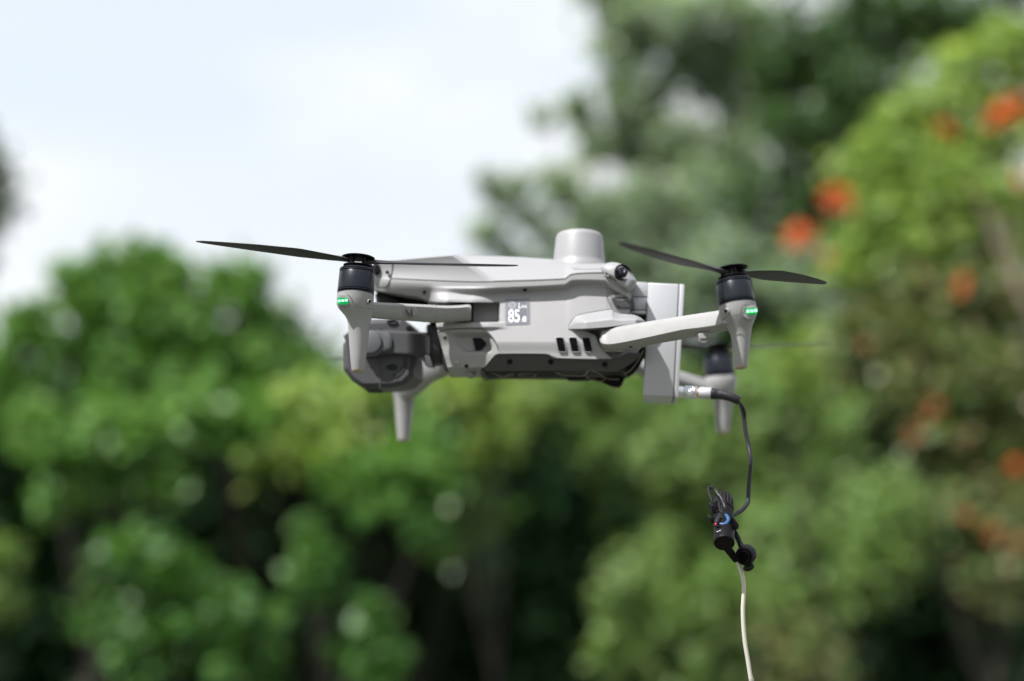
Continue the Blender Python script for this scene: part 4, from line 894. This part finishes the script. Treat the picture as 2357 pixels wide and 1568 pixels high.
tree('leafy_bush', 'single bright sprig standing out of the dark, lower centre-left', 'bush',
     [(712, 1218, 10.5, 34), (700, 1250, 10.5, 28), (830, 1195, 10.6, 28), (975, 1220, 10.6, 34), (990, 1250, 10.6, 30)], 'lush', trunk=(800, 11), sub=8, dens=.8)
tree('leafy_bush', 'dim olive bush at the lower left edge of the photo', 'bush', [(0, 1290, 10, 45), (-20, 1370, 10, 60), (20, 1400, 10, 30)], 'soft', trunk=(-30, 10.4))
tree('dark_tree', 'dark tree cut off by the left edge, upper left against the sky', 'tree',
     [(0, 400, 12, 52), (-4, 510, 12, 56), (-20, 450, 12, 70), (-45, 320, 12, 50), (-40, 600, 12, 48), (-90, 450, 12, 90)], 'deep', trunk=(-120, 12.2), sub=10, dens=.8)
# hedge of trees further back: leaf colour painted dark for shade in the gaps
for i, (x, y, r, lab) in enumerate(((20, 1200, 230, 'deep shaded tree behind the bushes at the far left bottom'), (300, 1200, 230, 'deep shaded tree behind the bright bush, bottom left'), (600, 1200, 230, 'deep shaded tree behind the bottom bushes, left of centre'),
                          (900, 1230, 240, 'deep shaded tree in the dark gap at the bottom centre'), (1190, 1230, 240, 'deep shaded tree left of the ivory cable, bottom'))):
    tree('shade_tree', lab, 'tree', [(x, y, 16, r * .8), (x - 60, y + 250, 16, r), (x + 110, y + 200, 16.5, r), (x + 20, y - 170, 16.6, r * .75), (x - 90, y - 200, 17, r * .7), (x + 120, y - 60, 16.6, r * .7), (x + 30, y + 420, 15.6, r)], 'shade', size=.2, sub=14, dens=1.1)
# centre right: soft, farther bushes
tree('hedge_tree', 'soft green tree behind the far rear motor and the black cable', 'tree',
     [(1640, 950, 19, 120), (1500, 900, 19.5, 110), (1760, 900, 19, 130), (1880, 1000, 19, 130), (1700, 1080, 18.8, 130), (1860, 1120, 18.8, 120), (1560, 1040, 19, 100), (1930, 880, 19.5, 100)], 'soft', trunk=(1720, 20), size=.16)
tree('hedge_tree', 'soft green tree in the lower centre, left of the cable coupler', 'tree',
     [(1330, 880, 20, 110), (1420, 960, 20, 100), (1270, 960, 20, 90), (1490, 1100, 19.6, 110), (1390, 1120, 20, 100), (1240, 1050, 20, 110), (1300, 1160, 20, 110), (1230, 880, 20.5, 90), (1150, 1150, 20, 90), (1330, 1020, 19.6, 110), (1600, 1180, 19.4, 110), (1480, 1230, 19.6, 100)], 'soft', trunk=(1430, 21), size=.16)
tree('hedge_tree', 'soft green tree right of the ivory cable, with lit rounded top', 'tree',
     [(1790, 1260, 17, 120), (1900, 1280, 17, 120), (2040, 1180, 17, 110), (1990, 1290, 17, 110), (1830, 1380, 16.8, 120), (2090, 1260, 17, 90)], 'soft', trunk=(1900, 18), size=.15)
tree('hedge_tree', 'soft green bush at the bottom, left of the ivory cable', 'bush',
     [(1480, 1370, 15, 110), (1590, 1450, 15, 120), (1440, 1490, 15, 100), (1640, 1350, 15, 90), (1560, 1560, 15, 100)], 'soft', trunk=(1540, 16), size=.14)
tree('dry_bush', 'brownish dry bush at the bottom, right of the ivory cable', 'bush',
     [(1800, 1470, 14, 90), (1880, 1530, 14, 80), (1780, 1560, 14, 90)], 'olive', trunk=(1830, 14.6), sub=12, dens=.8)
for i, (x, y, r, lab) in enumerate(((1400, 1260, 260, 'deep shaded tree behind the bush left of the ivory cable'), (1720, 1230, 280, 'deep shaded tree behind the ivory cable'), (2060, 1300, 260, 'deep shaded tree in the dark lower right'), (2330, 1250, 260, 'deep shaded tree filling the lower right corner'))):  # same leaf colour, darkened for shade, fills these gaps
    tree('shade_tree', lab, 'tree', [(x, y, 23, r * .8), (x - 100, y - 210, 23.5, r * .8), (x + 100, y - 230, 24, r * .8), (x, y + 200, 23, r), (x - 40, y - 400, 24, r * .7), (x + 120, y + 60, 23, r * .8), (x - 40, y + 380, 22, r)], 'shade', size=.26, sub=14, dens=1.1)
# tall trees, upper right, with haze put into their grey-green leaf colour
tree('tall_tree', 'tall hazy grey-green tree whose ragged left side stands against the sky', 'tree',
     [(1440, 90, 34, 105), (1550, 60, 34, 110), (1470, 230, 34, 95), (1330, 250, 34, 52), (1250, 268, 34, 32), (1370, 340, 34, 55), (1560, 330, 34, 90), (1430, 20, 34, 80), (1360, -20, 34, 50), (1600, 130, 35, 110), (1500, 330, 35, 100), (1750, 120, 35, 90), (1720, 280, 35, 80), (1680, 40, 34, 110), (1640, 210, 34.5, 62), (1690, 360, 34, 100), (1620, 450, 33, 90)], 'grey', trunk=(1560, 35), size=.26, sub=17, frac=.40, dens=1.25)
tree('tall_tree', 'hazy grey-green tree with loose sprays, directly behind the antenna dome', 'tree',
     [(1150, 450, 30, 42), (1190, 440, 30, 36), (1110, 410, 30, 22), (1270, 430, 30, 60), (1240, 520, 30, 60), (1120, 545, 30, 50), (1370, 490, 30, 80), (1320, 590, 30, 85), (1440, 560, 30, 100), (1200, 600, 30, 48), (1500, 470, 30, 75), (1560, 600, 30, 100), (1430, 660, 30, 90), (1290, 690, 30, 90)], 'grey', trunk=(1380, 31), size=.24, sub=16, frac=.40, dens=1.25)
tree('tall_tree', 'dark green tall tree at the top right, behind the flowering tree', 'tree',
     [(1820, 80, 27, 120), (1950, 60, 27, 130), (1880, 200, 27, 120), (1760, 170, 27.5, 60), (2080, 60, 27, 130), (1990, 200, 26.6, 120), (1830, 330, 27, 105), (1940, 330, 26.6, 110), (1760, 450, 27, 100), (1700, 560, 27, 100), (2200, 40, 27, 120), (2300, 20, 27, 100), (1880, 440, 27, 110), (1960, 520, 27, 110), (2060, 380, 27, 130), (1840, 540, 27, 100), (1940, 640, 27, 110), (2080, 620, 27, 120), (2000, 760, 27, 120), (2160, 900, 27, 130), (2300, 700, 27, 140), (2200, 1040, 27, 130), (2330, 500, 27, 140), (2340, 980, 27, 140)], 'deep', trunk=(1900, 28), size=.24, sub=16, frac=.38)
tree('tall_tree', 'hazy grey-green tree behind the rear motor, with sky glinting through', 'tree',
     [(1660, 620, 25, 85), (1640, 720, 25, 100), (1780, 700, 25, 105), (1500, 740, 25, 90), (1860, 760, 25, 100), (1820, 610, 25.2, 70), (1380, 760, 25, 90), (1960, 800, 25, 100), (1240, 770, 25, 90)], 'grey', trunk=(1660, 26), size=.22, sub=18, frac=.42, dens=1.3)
# right: flowering tree
ft = tree('flowering_tree', 'tall light green tree with orange-red flowers along the right side', 'tree',
     [(2050, 350, 13, 110), (2010, 490, 13, 105), (1990, 620, 13, 95), (2130, 260, 13, 105), (2150, 430, 12.8, 120), (2130, 560, 12.8, 110), (2250, 180, 13, 105), (2330, 100, 13, 80), (2280, 330, 12.8, 120), (2370, 250, 13, 100), (2260, 500, 12.8, 120)], 'fresh', trunk=(2260, 13.4), size=.12, dens=1.0, bark=BARK)
ft2 = tree('flowering_shrub', 'olive and rust coloured shrub with faded orange flowers, lower right', 'shrub',
     [(2040, 760, 12.4, 110), (2170, 700, 12.4, 120), (2300, 700, 12.4, 120), (2120, 850, 12.2, 120), (2260, 870, 12.2, 130), (2350, 1000, 12.2, 120), (2200, 1010, 12.2, 110), (2330, 1180, 12, 110), (2230, 1160, 12, 95), (2300, 1330, 12, 90), (2120, 960, 12.3, 90), (1950, 830, 12.6, 80)], 'olive', trunk=(2230, 13), size=.12)
tree('young_tree', 'yellow-leaved sapling just right of the rear leg', 'tree', [(1870, 800, 15, 62), (1820, 830, 15, 45), (1930, 850, 15, 55), (1860, 880, 15, 60)], 'fresh', trunk=(1870, 15.4), sub=10)
def flower(parent, x, y, r, d, n=80, m='petal'):
    g = np.random.default_rng(int(x * 7 + y)); c = wp(x, y, d); rr = r / F * d
    quads('flower_cluster', leaves([c], [rr * .9], [int(n * (1.0 if m == 'petal' and n > 70 else .7)) + 6], .085, int(x + y), lim=.8), LM[m], parent)
for x, y, r, n in ((1925, 455, 38, 150), (1955, 475, 16, 26), (1840, 545, 36, 130), (1872, 530, 12, 18), (2172, 290, 24, 26), (2190, 310, 14, 12), (2310, 262, 34, 80), (2345, 235, 26, 40), (2275, 285, 16, 16), (2345, 410, 26, 30), (2215, 655, 26, 40), (1905, 590, 16, 12)): flower(ft, x, y, r, 11.9, n)
for x, y, r, n in ((2150, 930, 30, 16), (2110, 1005, 30, 20), (2135, 965, 20, 8), (2338, 1072, 26, 56), (2225, 1188, 28, 20), (2285, 1222, 28, 20), (2345, 1250, 22, 12), (1990, 790, 18, 10)): flower(ft2, x, y, r, 11.2, n, 'petal' if n > 50 else 'faded')
bm = bmesh.new(); off = origin(ft)
for pts, r0, r1 in (([(2285, 480), (2300, 560), (2330, 640), (2375, 720)], .035, .09), ([(2330, 500), (2325, 560), (2345, 640)], .03, .05), ([(2225, 400), (2270, 500), (2290, 560)], .02, .035)):
    q = catmull([wp(x, y, 11.5) for x, y in pts], 6); tube(bm, q - off, np.linspace(r0, r1, len(q)) * .38, 8)
finish('bare_branch', bm, BARKP, ft, view=False)

# a far row of trees that closes the view
for i, x in enumerate((-120, 260, 640, 1020, 1400, 1780, 2160, 2480)):
    lab = ('far dark treeline tree at the left edge', 'far dark treeline tree behind the rounded tree', 'far dark treeline tree behind the front motor side', 'far dark treeline tree behind the gimbal camera side', 'far dark treeline tree behind the aluminium box', 'far dark treeline tree behind the black cable', 'far dark treeline tree behind the flowering shrub', 'far dark treeline tree at the right edge')[i]
    tree('far_tree', lab, 'tree', [(x, 1000 - (i % 3) * 30, 44, 190), (x + 190, 1040, 45, 180), (x, 1220, 44, 210), (x + 180, 1260, 44, 200), (x + 60, 1390, 43, 160)], 'deep', size=.5, sub=12, dens=1.2, frac=.5)
